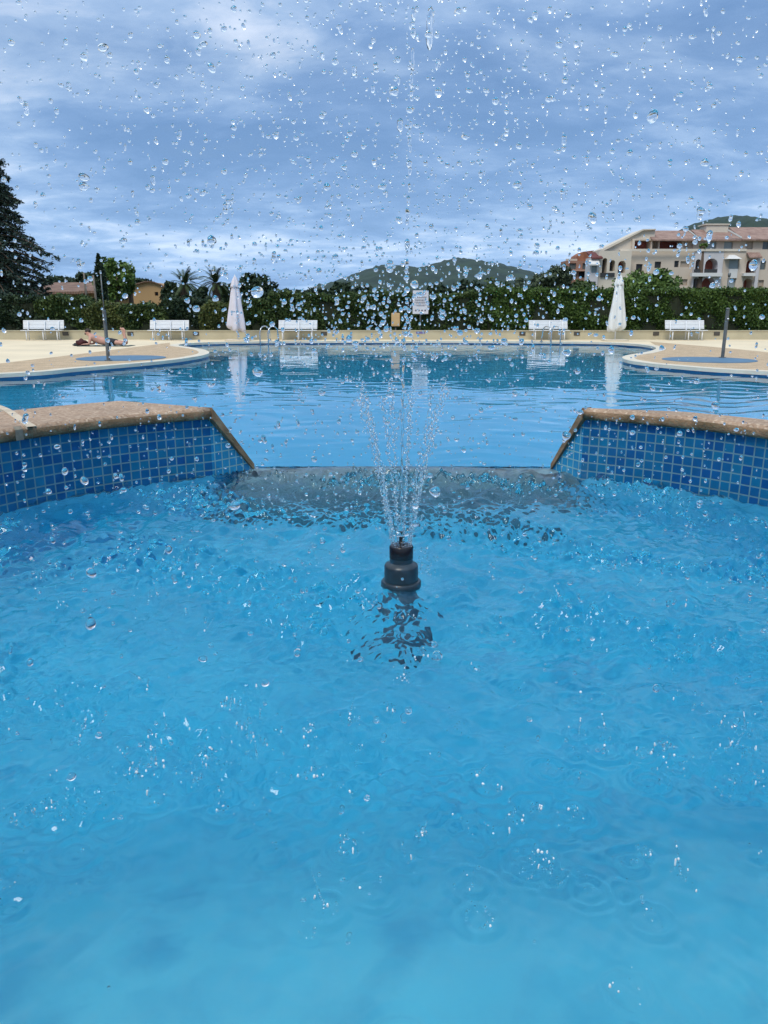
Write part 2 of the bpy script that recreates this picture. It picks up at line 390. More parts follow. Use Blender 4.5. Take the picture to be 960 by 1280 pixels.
band2('tan_paving', (812, 432), (1020, 470), [(812, 427.0), (850, 430.3), (900, 434.5), (960, 440.5), (1020, 447)])
# raised rim, pool walls, pool floor
rim = MB(); k = n
vs = [(*p, 0.012) for p in outline] + [(*p, 0.012) for p in rim_out] + [(*p, -0.07) for p in outline] + [(*p, -0.03) for p in rim_out]
rim.add(vs, [[i, (i+1) % k, (i+1) % k+k, i+k] for i in range(k)] + [[i, (i+1) % k, (i+1) % k+2*k, i+2*k] for i in range(k)] + [[i+k, (i+1) % k+k, (i+1) % k+3*k, i+3*k] for i in range(k)])
tag(rim.build('pool_rim', M['rim']), kind='structure')
pin = offset_loop(outline, sgn*0.03)
ps = MB(); ps.add([(*p, -0.04) for p in pin] + [(*p, -1.5) for p in pin], [[i, (i+1) % k, (i+1) % k+k, i+k] for i in range(k)])
tag(ps.build('pool_wall', M['poolwall']), kind='structure'); ps = MB(); ps.add([(*p, -1.5) for p in pin], tess([pin]))
tag(ps.build('pool_floor', M['pool']), kind='structure')

def waves(X, Y, lam0, lam1, N, slope, seed, aniso=1.0, warp=0.0):
    g = np.random.default_rng(seed); h = np.zeros_like(X)
    if warp:
        wx = sum(np.sin(X*g.uniform(1, 4)+Y*g.uniform(1, 4)+g.uniform(0, 6)) for _ in range(5)); wy = sum(np.sin(X*g.uniform(1, 4)-Y*g.uniform(1, 4)+g.uniform(0, 6)) for _ in range(5))
        X = X + warp*wx; Y = Y + warp*wy
    for _ in range(N):
        lam = math.exp(g.uniform(math.log(lam0), math.log(lam1))); th = g.uniform(0, 2*math.pi); kx, ky = math.cos(th)*aniso, math.sin(th)
        q = math.hypot(kx, ky) or 1; kk = 2*math.pi/lam
        h += slope/kk/math.sqrt(N/2)*np.sin(kk*(kx*X+ky*Y)/q + g.uniform(0, 6.28))
    return h
def grid_obj(name, xs, ys, H, m, keep, kind='structure'):
    nx, ny = len(xs), len(ys); X, Y = np.meshgrid(xs, ys)
    V = np.stack([X, Y, H], -1).reshape(-1, 3); idx = np.arange(nx*ny).reshape(ny, nx)
    q = np.stack([idx[:-1, :-1], idx[:-1, 1:], idx[1:, 1:], idx[1:, :-1]], -1).reshape(-1, 4)
    cx = (X[:-1, :-1]+X[1:, 1:])/2; cy = (Y[:-1, :-1]+Y[1:, 1:])/2; q = q[keep(cx, cy).ravel()]
    used = np.unique(q); rem = np.full(nx*ny, -1); rem[used] = np.arange(len(used)); V = V[used]; q = rem[q]
    me = bpy.data.meshes.new(name); me.vertices.add(len(V)); me.vertices.foreach_set('co', V.ravel())
    me.loops.add(q.size); me.loops.foreach_set('vertex_index', q.ravel().astype(np.int32))
    me.polygons.add(len(q)); me.polygons.foreach_set('loop_start', np.arange(0, q.size, 4, dtype=np.int32)); me.update(calc_edges=True)
    me.polygons.foreach_set('use_smooth', np.ones(len(q), bool)); me.materials.append(m)
    o = bpy.data.objects.new(name, me); C.objects.link(o); return tag(o, kind=kind)
xs = np.arange(-17, 17.01, 0.075); ys = np.concatenate([np.arange(1.0, 12, 0.05), np.arange(12, 33, 0.07)])
Xg, Yg = np.meshgrid(xs, ys)
calm = 0.40 - 0.10*np.clip((Yg-11)/4, 0, 1) + 0.15*np.clip((Yg-23)/6, 0, 1)
Hp = PW + waves(Xg, Yg, 0.20, 0.75, 70, 0.038, 3, 0.32, 0.10)*calm + waves(Xg, Yg, 1.5, 4, 12, 0.004, 4, 0.7)
poly = np.array(outline)
def inside_pool(x, y, grow=0.25):
    ins = np.zeros(x.shape, bool); P = np.array(offset_loop(outline, sgn*grow)); j = len(P)-1
    for i in range(len(P)):
        c = ((P[i, 1] > y) != (P[j, 1] > y)) & (x < (P[j, 0]-P[i, 0])*(y-P[i, 1])/(P[j, 1]-P[i, 1]+1e-12)+P[i, 0]); ins ^= c; j = i
    return ins
RB = 2.30; RO = 3.08                          # basin inner / outer radius
def keep_pool(x, y):
    r = np.hypot(x-BC.x, y-BC.y)
    return inside_pool(x, y) & ~((r < 2.55) & (y < 4.85))
grid_obj('pool_water', xs, ys, Hp, M['poolw'], keep_pool)

# ------------------------------------------------------------------ fountain basin
BW = 0.35; CB, CT = 0.70, 0.768; BF = -0.20     # basin water, coping underside and top, basin floor
basin = empty('fountain_basin', (BC.x, BC.y, BF), 'round raised fountain basin with blue mosaic wall and brown stone coping open at a weir', 'fountain basin')
def bl_(p): return (p[0]-BC.x, p[1]-BC.y, p[2]-BF)
cornL, cornR = at(263, 592, BW), at(720, 598, BW)
aL = math.atan2(cornL.y-BC.y, cornL.x-BC.x); aR = math.atan2(cornR.y-BC.y, cornR.x-BC.x)     # arc runs from aL the long way round to aR
NA = 120; angs = [aL + (aR + 2*math.pi - aL)*i/NA for i in range(NA+1)]
def pol(a, r): return (BC.x + r*math.cos(a), BC.y + r*math.sin(a))
wallv = []; wallf = []; uv = []
for i, a in enumerate(angs):
    x, y = pol(a, RB); wallv += [bl_((x, y, BW-0.03)), bl_((x, y, CB))]; uv.append(a*RB)
for i in range(NA): wallf.append([2*i, 2*i+1, 2*i+3, 2*i+2])
def uvset(o, fn):
    me = o.data; ul = me.uv_layers.new(name='UVMap')
    for lp in me.loops: ul.data[lp.index].uv = fn(lp.vertex_index, me.vertices[lp.vertex_index].co)
o = mesh_obj('tiled_wall', wallv, wallf, M['tile'], basin, True); uvset(o, lambda i, co: (uv[i//2]+10, co.z+BF-CB+5*0.053*4))
lowv = []
for a in angs:
    x, y = pol(a, RB); lowv += [bl_((x, y, BF)), bl_((x, y, BW-0.03))]
mesh_obj('painted_lower_wall', lowv, wallf, M['floor'], basin, True)
# cheeks: short returns that slope down to the weir
lipL, lipR = at(316, 582.5, BW+0.005), at(690, 582.5, BW+0.005)
WY = (lipL.y+lipR.y)/2; lipL.y = lipR.y = WY
for c, l in ((Vector((*pol(aL, RB), 0)), lipL), (Vector((*pol(aR, RB), 0)), lipR)):
    NS = 6; vv = []; du = (Vector((l.x, l.y, 0))-c).length
    # the return as seen in plan runs from the wall corner to the weir lip; its top falls from the coping to the lip
    for i in range(NS+1):
        t = i/NS; p = c.lerp(Vector((l.x, l.y, 0)), t); top = CB + (BW+0.012-CB)*t
        vv += [bl_((p.x, p.y, BF)), bl_((p.x, p.y, top))]
    o = mesh_obj('tiled_cheek', vv, [[2*i, 2*i+2, 2*i+3, 2*i+1] for i in range(NS)], M['tile_lit'], basin)
    uvset(o, lambda i, co, du=du: (co.x*0+ (i//2)/NS*du+3, co.z+BF-CB+5*0.053*4))
# coping slab and the masonry below it
def outer_poly(left_):
    pts = []
    return pts
kL = at(148, 500.5, CT); kR = at(856, 514, CT)      # where the coping's back edge turns
akL = math.atan2(kL.y-BC.y, kL.x-BC.x); akR = math.atan2(kR.y-BC.y, kR.x-BC.x)
RoL = (Vector((kL.x, kL.y))-BC).length; RoR = (Vector((kR.x, kR.y))-BC).length
tL, tR = at(262, 513.0, CT), at(733, 519.5, CT)
NO = 100; oang = [akL + (akR + 2*math.pi - akL)*i/NO for i in range(NO+1)]
def orad(i): return RoL + (RoR-RoL)*i/NO
inner = [pol(a, RB-0.035) for a in angs]
outerp = [pol(a, orad(i)) for i, a in enumerate(oang)]
ringp = inner + outerp[::-1]
ring = MB()
zs = [(CB, -0.004), (CB+0.012, 0.004), (CB+0.034, 0.007), (CT-0.018, 0.004), (CT-0.006, -0.006), (CT, -0.024)]      # rounded nose
kk = len(inner); m_ = len(ringp)
def ring_at(z, off):
    A = [pol(a, RB-0.035-off) for a in angs]; B = [pol(a, orad(i)+off) for i, a in enumerate(oang)][::-1]
    return [(*p, z) for p in A+B]
rows = [ring_at(z, off) for z, off in zs]
V = [bl_(p) for row in rows for p in row]; FC = []
for r_ in range(len(rows)-1):
    for i in range(m_): FC.append([r_*m_+i, r_*m_+(i+1) % m_, (r_+1)*m_+(i+1) % m_, (r_+1)*m_+i])
tt = tess([[(p[0], p[1]) for p in rows[-1]]]); tb = tess([[(p[0], p[1]) for p in rows[0]]])
FC_top = [[i+(len(rows)-1)*m_ for i in t] for t in tt] + [[i for i in t][::-1] for t in tb]
ring.add(V, FC_top + FC); co = ring.build('coping', M['coping'], basin, False)
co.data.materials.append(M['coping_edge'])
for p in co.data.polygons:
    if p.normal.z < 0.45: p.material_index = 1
    p.use_smooth = p.normal.z < 0.95
# masonry body under the coping (outer side stands in the large pool)
body = MB(); outw = [pol(a, orad(i)-0.05) for i, a in enumerate(oang)]; inw = [pol(a, RB+0.012) for a in angs]
bp_ = inw + outw[::-1]; body.prism([(x-BC.x, y-BC.y) for x, y in bp_], -1.45-BF, CB-0.003-BF)
body.build('masonry', M['pool'], basin)
# sloping coping strips on the cheeks
for sg, a0, lp, tp in ((-1, aL, lipL, tL), (1, aR, lipR, tR)):
    s_ = MB(); c0 = Vector((*pol(a0, RB-0.03), CB)); e0 = Vector((lp.x, lp.y, BW-0.02))
    out_ = Vector((sg*0.055, 0.035, 0)); inn = Vector((-sg*0.012, -0.008, 0)); up = Vector((0, 0, CT-CB+0.002)); up2 = Vector((0, 0, 0.04))
    vsx = [c0+inn, c0+out_, c0+out_+up, c0+inn+up, e0+inn, e0+out_, e0+out_+up2, e0+inn+up2]
    s_.add([bl_(v) for v in vsx], [[0, 1, 2, 3], [4, 7, 6, 5], [0, 4, 5, 1], [1, 5, 6, 2], [2, 6, 7, 3], [3, 7, 4, 0]])
    # fill of the cheek behind the tile
    s_.build('sloping_coping', M['coping_edge'], basin)
    g = MB(); q = [Vector((*pol(a0, RB+0.01), 0)), Vector((lp.x, lp.y+0.004, 0)), Vector((lp.x+sg*0.10, lp.y+0.06, 0)), Vector((*pol(a0, RB+0.10), 0))]
    tops = [CB-0.004, BW-0.022, BW-0.022, CB-0.004]; vsx = [(p.x, p.y, -1.4) for p in q] + [(p.x, p.y, tops[i]) for i, p in enumerate(q)]
    g.add([bl_(v) for v in vsx], [[0, 1, 5, 4], [1, 2, 6, 5], [2, 3, 7, 6], [3, 0, 4, 7], [4, 5, 6, 7]]); g.build('cheek_core', M['pool'], basin)
# weir sill: slopes up from the floor to the lip
sl_ = MB(); n_ = 24; V = []; FC = []
prof = [(-0.36, BF), (-0.27, 0.10), (-0.15, 0.27), (-0.06, BW-0.02), (0.0, BW-0.010), (0.05, BW-0.03), (0.07, -1.4)]
for i in range(n_+1):
    x = lipL.x-0.02 + (lipR.x-lipL.x+0.04)*i/n_
    for (dy, z) in prof: V.append(bl_((x*(1+0.28*max(0, -dy)), WY+dy, z)))
for i in range(n_):
    for j in range(len(prof)-1): FC.append([i*len(prof)+j, (i+1)*len(prof)+j, (i+1)*len(prof)+j+1, i*len(prof)+j+1])
sl_.add(V, FC); sl_.build('weir_sill', M['sill'], basin, True)
# basin floor
# (a shallow shelf on the near side slopes down to the deeper middle)
fx = np.arange(-RB-0.05, RB+0.051, 0.05); Xf, Yf = np.meshgrid(fx, fx)
edge = 0.95-BC.y + 0.10*np.sin(Xf*1.7+0.8)
tf = np.clip((edge+0.95-Yf)/0.95, 0, 1); Zf = 0.38*tf*tf*(3-2*tf)
o = grid_obj('basin_floor', fx, fx, Zf, M['floor'], lambda x, y: np.hypot(x, y) < RB+0.03); del o['kind']; o.parent = basin
# cream joints across the coping
for pts in ([(-12, 505), (8, 513), (24, 524), (40, 534.5)],):
    P = smooth_loop([tuple(at(p, q, CT).xy) for p, q in pts], 6, False)
    j = MB(); A = []; B = []
    for i, p in enumerate(P):
        t = (Vector(P[min(i+1, len(P)-1)])-Vector(P[max(i-1, 0)])).normalized(); nn = Vector((-t.y, t.x))*0.022
        A.append((p[0]+nn.x, p[1]+nn.y)); B.append((p[0]-nn.x, p[1]-nn.y))
    k_ = len(P); vsx = [bl_((*p, CT+0.006)) for p in A+B] + [bl_((*p, CT-0.01)) for p in A+B]
    fs = [[i, i+1, i+1+k_, i+k_] for i in range(k_-1)] + [[i, i+1, i+1+2*k_, i+2*k_] for i in range(k_-1)] + [[i+k_, i+1+k_, i+1+3*k_, i+3*k_] for i in range(k_-1)]
    j.add(vsx, fs); j.build('mortar_joint', M['mortar'], basin)
    e = at(45, 537, CT); a = math.atan2(e.y-BC.y, e.x-BC.x); V = []
    jj = MB(); arc = [a + d*0.0095 for d in (-1, -0.3, 0.3, 1)]
    for r_, z in ((RB-0.043, CB+0.002), (RB-0.044, CT-0.012), (RB-0.030, CT+0.004)):
        for t in arc: V.append(bl_((*pol(t, r_), z)))
    jj.add(V, [[i*4+q, i*4+q+1, (i+1)*4+q+1, (i+1)*4+q] for i in range(2) for q in range(3)]); jj.build('mortar_joint', M['joint_old'], basin)

# basin water: real ripples and drop rings
xs = np.arange(-2.35, 2.36, 0.0055)+BC.x; ys = np.arange(0.30, WY+0.012, 0.0055); Xg, Yg = np.meshgrid(xs, ys)
rough = 0.30 + 1.25*np.clip((Yg-1.25)/1.0, 0, 1) + 1.3*np.exp(-((Yg-4.40)/0.38)**2)*np.exp(-(Xg/1.5)**2)
lipdamp = np.clip((WY-0.03-Yg)/0.15, 0.10, 1)
blot = waves(Xg, Yg, 0.35, 1.3, 14, 1.0, 31)*4.5; blot = np.clip(0.75 + blot*2.2, 0.3, 2.0)
Hb = BW + (waves(Xg, Yg, 0.026, 0.085, 90, 0.36, 11, 1.0, 0.04)*blot + waves(Xg, Yg, 0.08, 0.30, 30, 0.17, 12, 1.0, 0.03))*rough*lipdamp
g = np.random.default_rng(5)
def add_ring(x, y, R0, A, lam, sig):
    ix0, ix1 = np.searchsorted(xs, [x-R0-0.08, x+R0+0.08]); iy0, iy1 = np.searchsorted(ys, [y-R0-0.08, y+R0+0.08])
    if ix1-ix0 < 3 or iy1-iy0 < 3: return
    X_, Y_ = Xg[iy0:iy1, ix0:ix1], Yg[iy0:iy1, ix0:ix1]; r_ = np.hypot(X_-x, Y_-y)
    Hb[iy0:iy1, ix0:ix1] += A*np.cos(2*np.pi*(r_-R0)/lam)*np.exp(-((r_-R0)/sig)**2)*lipdamp[iy0:iy1, ix0:ix1]
splashes = []
zones = [(at(300, 930, BW), 0.30, 0.14, 60), (at(900, 950, BW), 0.16, 0.14, 45), (at(150, 730, BW), 0.35, 0.3, 40), (at(860, 720, BW), 0.35, 0.35, 30), (at(380, 625, BW), 0.4, 0.25, 40), (at(620, 620, BW), 0.4, 0.2, 30), (at(480, 850, BW), 0.5, 0.5, 50), (at(760, 1050, BW), 0.35, 0.10, 8), (at(250, 1150, BW), 0.35, 0.1, 10), (at(640, 1080, BW), 0.18, 0.10, 18), (at(120, 1020, BW), 0.2, 0.08, 14)]
for (c, sx, sy, cnt) in zones:
    for _ in range(cnt):
        x, y = g.normal(c.x, sx), g.normal(c.y, sy)
        if math.hypot(x-BC.x, y-BC.y) > 2.2: continue
        splashes.append((x, y)); add_ring(x, y, g.uniform(0.006, 0.05), g.uniform(0.0015, 0.0055), g.uniform(0.02, 0.04), g.uniform(0.012, 0.035))
cz = at(525, 738, BW)
grid_obj('basin_water', xs, ys, Hb, M['water'], lambda x, y: (np.hypot(x-BC.x, y-BC.y) < RB+0.004) & (np.hypot(x-BC.x+0.003, y-BC.y-0.07) > 0.055))
def hb(x, y):
    i = min(max(int((x-xs[0])/0.0055), 0), len(xs)-1); j = min(max(int((y-ys[0])/0.0055), 0), len(ys)-1); return float(Hb[j, i])
# sheet of water running over the lip into the pool
ov = MB(); V = []; FC = []; pr = [(0.012, BW-0.001), (0.045, BW-0.012), (0.065, BW-0.06), (0.078, 0.1), (0.084, PW-0.02)]
for i in range(61):
    x = lipL.x + (lipR.x-lipL.x)*i/60
    for (dy, z) in pr: V.append((x, WY+dy+0.006*math.sin(i*1.7)+0.003, z))
for i in range(60):
    for j in range(4): FC.append([i*5+j, (i+1)*5+j, (i+1)*5+j+1, i*5+j+1])
ov.add(V, FC); tag(ov.build('overflow_water', M['water'], None, True), kind='structure')

# ------------------------------------------------------------------ fountain nozzle and jets
NZ = Vector((BC.x-0.003, BC.y+0.07))
noz = empty('fountain_nozzle', (NZ.x, NZ.y, BF), 'dark grey stepped fountain nozzle with thin spout standing in the basin water', 'nozzle')
def lz(z): return (0.35+(z-0.35)*(0.89 if z > 0.35 else 1))-BF
MB().lathe([(0.052, 0.0), (0.052, lz(0.333))], 24).build('riser_pipe', mat('submerged_pipe', (0.055, 0.12, 0.165), 0.5, 0.2, 10), noz, True, angle=40)
MB().lathe([(0.050, lz(0.333)), (0.073, lz(0.336)), (0.075, lz(0.346)), (0.075, lz(0.362)), (0.071, lz(0.368)), (0.060, lz(0.370))], 36).build('flange', M['nozzle'], noz, True, angle=40)
MB().lathe([(0.063, lz(0.3695)), (0.063, lz(0.430)), (0.060, lz(0.438)), (0.047, lz(0.446)), (0.0435, lz(0.449)), (0.0435, lz(0.468))], 36).build('collar', M['nozzle'], noz, True, angle=40)
MB().lathe([(0.044, lz(0.468)), (0.0445, lz(0.515)), (0.041, lz(0.521)), (0.012, lz(0.523))], 36).build('cap', M['nozzle_dark'], noz, True, angle=40)
MB().lathe([(0.013, lz(0.521)), (0.011, lz(0.535)), (0.0085, lz(0.538)), (0.0095, lz(0.572)), (0.008, lz(0.580))], 16).build('spout', M['nozzle_dark'], noz, True, angle=40)
def ico(sub):
    bm = bmesh.new(); bmesh.ops.create_icosphere(bm, subdivisions=sub, radius=1); bm.verts.index_update()
    v = np.array([x.co[:] for x in bm.verts]); f = np.array([[q.index for q in x.verts] for x in bm.faces]); bm.free(); return v, f
IC2, IC3 = ico(2), ico(3)
def blob_shape(base, kind, g):
    v = base.copy(); d = v.copy()
    if kind == 0: v *= [1, 1, 0.94]
    elif kind == 1: v *= [0.86, 0.86, 1.18]
    elif kind == 2: v[:, 2] += 0.22*(d[:, 2]**2); v[:, 0] *= 1-0.18*d[:, 2]; v[:, 1] *= 1-0.18*d[:, 2]
    elif kind == 3: v[:, 0] *= 1.25; v[:, 2] *= 0.88
    elif kind == 4:
        s = 1-0.30*np.exp(-(d[:, 2]/0.33)**2); v[:, 0] *= s*0.86; v[:, 1] *= s*0.86; v[:, 2] *= 1.55
    ph = g.uniform(0, 6, 3); v *= (1+0.05*np.sin(3*d[:, [0]]+ph[0])+0.05*np.sin(3*d[:, [1]]+2*d[:, [2]]+ph[1]))
    return v
def rot_small(v, g, amt=0.5):
    m = np.array(Matrix.Rotation(g.normal(0, amt), 3, Vector(g.normal(size=3))).to_3x3()); return v @ m.T
def beads(name, items, m, parent=None):
    """items: (x,y,z, radius, kind, zstretch); one mesh of many beads of water"""
    VV = []; FF = []; off = 0; g2 = np.random.default_rng(len(items)+3)
    for (x, y, z, r_, kd, zs_, big) in items:
        bv, bf = IC3 if big else IC2
        v = rot_small(blob_shape(bv, kd, g2), g2, 0.4)*r_; v[:, 2] *= zs_
        VV.append(v+np.array([x, y, z])); FF.append(bf+off); off += len(bv)
    V = np.concatenate(VV); Fq = np.concatenate(FF)
    me = bpy.data.meshes.new(name); me.vertices.add(len(V)); me.vertices.foreach_set('co', V.ravel())
    me.loops.add(Fq.size); me.loops.foreach_set('vertex_index', Fq.ravel().astype(np.int32))
    me.polygons.add(len(Fq)); me.polygons.foreach_set('loop_start', np.arange(0, Fq.size, 3, dtype=np.int32)); me.update(calc_edges=True)
    me.polygons.foreach_set('use_smooth', np.ones(len(Fq), bool)); me.materials.append(m)
    o = bpy.data.objects.new(name, me); C.objects.link(o)
    if parent: o.parent = parent; o['kind'] = 'stuff'
    return o
jet = empty('water_jet', (NZ.x, NZ.y, 0.546), 'thin clear water jet shooting up from the nozzle spout inside a ring of finer streams', 'water jet')
g = np.random.default_rng(21)
items = []; z = 0.0
# the middle thread: continuous at first, then beads further and further apart
th = MB(); pts = []; rad = []
for i in range(60):
    zz = 0.62*i/59; pts.append((0.0015*math.sin(i*0.9)+0.004*zz, 0.0012*math.cos(i*1.3), zz)); rad.append(0.0042*(1+0.25*math.sin(i*1.1)+0.2*math.sin(i*2.7)))
th.tube(pts, rad, 10); th.build('middle_stream', M['drop'], jet, True)
z = 0.63
while z < 1.75:
    st = 1.0+g.exponential(0.9); r_ = g.uniform(0.0045, 0.0080)*(1.0 if z < 1.2 else 1.1)
    items.append((0.004*z+0.017*max(0, z-0.4)+g.normal(0, 0.0018), g.normal(0, 0.002), z, r_, int(g.integers(0, 5)), min(st, 3.4), True)); z += r_*st*1.6+g.exponential(0.006+0.016*max(0, z-0.6))
beads('stream_beads', items, M['drop'], jet)
NSTR = 12
for s in range(NSTR):
    az = 2*math.pi*(s+0.35)/NSTR + g.normal(0, 0.1); tilt = R(g.uniform(7.5, 14)); v0 = g.uniform(3.5, 4.3); items = []
    t = 0.0; r0 = 0.034
    while True:
        zz = v0*math.cos(tilt)*t-4.9*t*t; rr = r0 + v0*math.sin(tilt)*t
        if zz > g.uniform(0.55, 0.85) or t > 0.5: break
        jit = 0.002+0.009*zz
        rad_ = g.uniform(0.0013, 0.0031)*(1+0.35*zz)
        items.append((rr*math.cos(az)+g.normal(0, jit), rr*math.sin(az)+g.normal(0, jit), zz-0.048, rad_, int(g.integers(0, 5)), g.uniform(1, 1.9), False))
        t += (0.0032+0.0058*zz)/max(1.0, v0-9.8*t)*g.uniform(0.4, 1.6)*0.95
    beads('outer_stream', items, M['drop'], jet); fr = [(x+g.normal(0, 0.004), y+g.normal(0, 0.004), z+g.normal(0, 0.004), r_*g.uniform(0.35, 0.75), kd, zs_, False) for (x, y, z, r_, kd, zs_, big) in items if g.uniform() < 0.55 and z > 0.03]
    beads('stream_froth', fr, M['foam'], jet)
# little splash thrown up beside the nozzle
sp = []; c = at(532, 722, BW)
for i in range(70):
    a = g.uniform(0, 1); q = g.uniform(0, 1)
    sp.append((c.x + 0.05*math.sin(a*6.3)*q+0.02*g.normal(), c.y+0.03*g.normal(), BW+0.01+abs(g.normal(0.03, 0.035)), g.uniform(0.0012, 0.0045), int(g.integers(0, 5)), g.uniform(0.8, 2.0), False))
tag(beads('splash', sp, M['drop']), 'small bright splash of water thrown up right beside the dark nozzle', 'splash', kind='stuff')
# fine splash beads, little crowns and white beads for froth and painted glints
sp = []; fo = []
def put(x, y, z, r_, st=1.2):
    if math.hypot(x-BC.x, y-BC.y) < 2.2: (fo if g.uniform() < 0.20 else sp).append((x, y, z, r_, int(g.integers(0, 5)), st, False))
for (x, y) in splashes:
    if math.hypot(x-BC.x, y-BC.y) > 2.15: continue
    for _ in range(int(g.integers(3, 12))):
        xx, yy = x+g.normal(0, 0.016), y+g.normal(0, 0.016); put(xx, yy, hb(xx, yy)+abs(g.normal(0.0, 0.014)), 0.0007+0.0022*g.uniform()**3, g.uniform(0.8, 2.4))
    if g.uniform() < 0.22:
        Rr = g.uniform(0.008, 0.026); n_ = int(g.integers(7, 15)); hh_ = g.uniform(0.004, 0.016)
        for q in range(n_):
            a = 6.283*q/n_+g.normal(0, 0.15); xx, yy = x+Rr*math.cos(a), y+Rr*math.sin(a); put(xx, yy, hb(xx, yy)+hh_*g.uniform(0.2, 1.2), g.uniform(0.0012, 0.0028), g.uniform(1.0, 2.2))
    if g.uniform() < 0.14:
        k_ = int(g.integers(5, 12)); hx, hy = g.normal(0, 0.25, 2)
        for q in range(k_): put(x+hx*0.01*q, y+hy*0.01*q, hb(x, y)+0.004+0.0055*q, 0.0028*(1-0.06*q), 1.5)
tag(beads('fine_splashes', sp, M['drop']), 'tiny clear splashes and beads of spray scattered over the rippled basin water', 'spray', kind='stuff')
tag(beads('froth', fo, M['foam']), 'white flecks of froth and painted glints where falling drops strike the basin water', 'froth', kind='stuff')

# ------------------------------------------------------------------ flying drops
drops = []
g = np.random.default_rng(42)
def add_drop(x, y, z, r_): drops.append((x, y, z, r_))
for _ in range(5000):                                   # wide rain of drops around the jet
    r_ = 1.75*g.uniform()**0.78; a = g.uniform(0, 2*math.pi); z = g.uniform(0.6, 2.5)
    add_drop(BC.x+r_*math.cos(a), BC.y+r_*math.sin(a), z, float(np.clip(g.lognormal(math.log(0.0034), 0.42), 0.0015, 0.0090)))
for _ in range(1600):                                   # thicker rain close to the jet
    r_ = 1.15*g.uniform()**0.5; a = g.uniform(0, 2*math.pi); z = g.uniform(1.42, 2.4)
    add_drop(BC.x+r_*math.cos(a), BC.y+r_*math.sin(a), z, float(np.clip(g.lognormal(math.log(0.0040), 0.40), 0.0016, 0.0095)))
for _ in range(640):                                    # where the ring of streams breaks up
    r_ = abs(g.normal(0.33, 0.20)); a = g.uniform(0, 2*math.pi); z = g.normal(1.30, 0.10)
    add_drop(BC.x+r_*math.cos(a), BC.y+r_*math.sin(a), z, float(np.clip(g.lognormal(math.log(0.0037), 0.42), 0.0016, 0.009)))
for _ in range(600):                                    # low drops about to land
    r_ = 1.9*g.uniform()**0.5; a = g.uniform(0, 2*math.pi); z = g.uniform(BW+0.03, 1.0)
    add_drop(BC.x+r_*math.cos(a), BC.y+r_*math.sin(a), z, float(np.clip(g.lognormal(math.log(0.0036), 0.45), 0.0014, 0.0095)))
seen = []; rest = []
for d in drops:
    if d[1] < 0.55 or math.hypot(d[0]-BC.x, d[1]-BC.y) < 0.05: continue
    if d[2] < hb(d[0], d[1])+d[3]*1.5: continue
    px, py, dz = proj(d[:3])
    if d[3]/dz*F > 7.5: continue
    if 0 < px < 960 and 0 < py < 1280: seen.append((d[3]/dz*F, px, py, d))
    else: rest.append(d)
seen.sort(key=lambda q: -q[0])
protos = []
for kd in range(5):
    me = bpy.data.meshes.new('water_drop'); v = blob_shape(IC3[0], kd, g); me.from_pydata([tuple(q) for q in v], [], [list(map(int, q)) for q in IC3[1]]); me.update()
    me.polygons.foreach_set('use_smooth', [True]*len(me.polygons)); me.materials.append(M['drop']); protos.append(me)
def region(px, py):
    side = 'left' if px < 508 else 'right'
    if py < 300: t_ = 'the cloudy sky'
    elif py < 428: t_ = 'the green hedge and trees'
    elif py < 583: t_ = 'the large blue pool'
    else: t_ = 'the fountain basin'
    return 'large flying drops %s of the jet before %s' % (side, t_), 'large water drop in the air %s of the jet before %s' % (side, t_)
def drop_obj(me, d, lab, grp, sc=(1, 1, 1)):
    o = bpy.data.objects.new('water_drop', me); C.objects.link(o); o.location = d[:3]; o.scale = tuple(d[3]*s for s in sc)
    o.rotation_euler = (g.normal(0, 0.3), g.normal(0, 0.3), g.uniform(0, 6.28)); return tag(o, lab, 'water drop', grp)
NB_ = 298
for i, (s_, px, py, d) in enumerate(seen[:NB_]):
    gname, txt = region(px, py)
    drop_obj(protos[int(g.integers(0, 5))], d, txt, gname)
# two that stand out
p = at_y(537, 35, 2.4); me = protos[4]
o = drop_obj(me, (p.x, p.y, p.z, 0.015), 'longest clear water drop, a stretched column beside the jet at the top', None, (0.9, 0.9, 2.4)); o.rotation_euler = (0, 0, 0.4)
p = at_y(321, 365, 2.0); o = drop_obj(protos[3], (p.x, p.y, p.z, 0.0155), 'largest round water drop, in front of the round dark pine', None)
rest += [q[3] for q in seen[NB_:]]
sp = [(d[0], d[1], d[2], d[3], int(g.integers(0, 5)), g.uniform(0.9, 1.25), False) for d in rest]
tag(beads('water_spray', sp, M['drop']), 'countless fine drops of fountain spray hanging in the air all around', 'spray', kind='stuff')

# ------------------------------------------------------------------ low wall, hedges
WALL_Y = 34.4; WH = EYE - (EYE - at_y(480, 413, WALL_Y).z)
wl = empty('low_wall', (0, WALL_Y, 0), 'long low sand coloured rendered wall along the back of the pool deck', 'wall')
MB().box(-44, 44, 0, 0.25, 0, WH-0.05).build('wall_face', M['wall'], wl)
MB().box(-44, 44, -0.03, 0.28, WH-0.05, WH, bev=0.01).build('wall_cap', M['wall'], wl)
for px in (82, 163, 245, 405, 653, 721, 820, 896):
    q = at_y(px, 417, WALL_Y); s_ = MB().box(-0.13, 0.13, -0.03, 0.02, WH-0.22, WH-0.05, bev=0.012); x_ = s_.build('recessed_lamp', M['lamp'], wl); x_.location = (q.x, 0, 0)
q = at_y(525.5, 415, WALL_Y)
MB().box(-0.19, 0.19, -0.02, 0.01, WH-0.14, WH-0.02, bev=0.006).build('plaque', mat('violet_plaque', (0.16, 0.14, 0.34), 0.4), wl).location = (q.x, 0, 0)

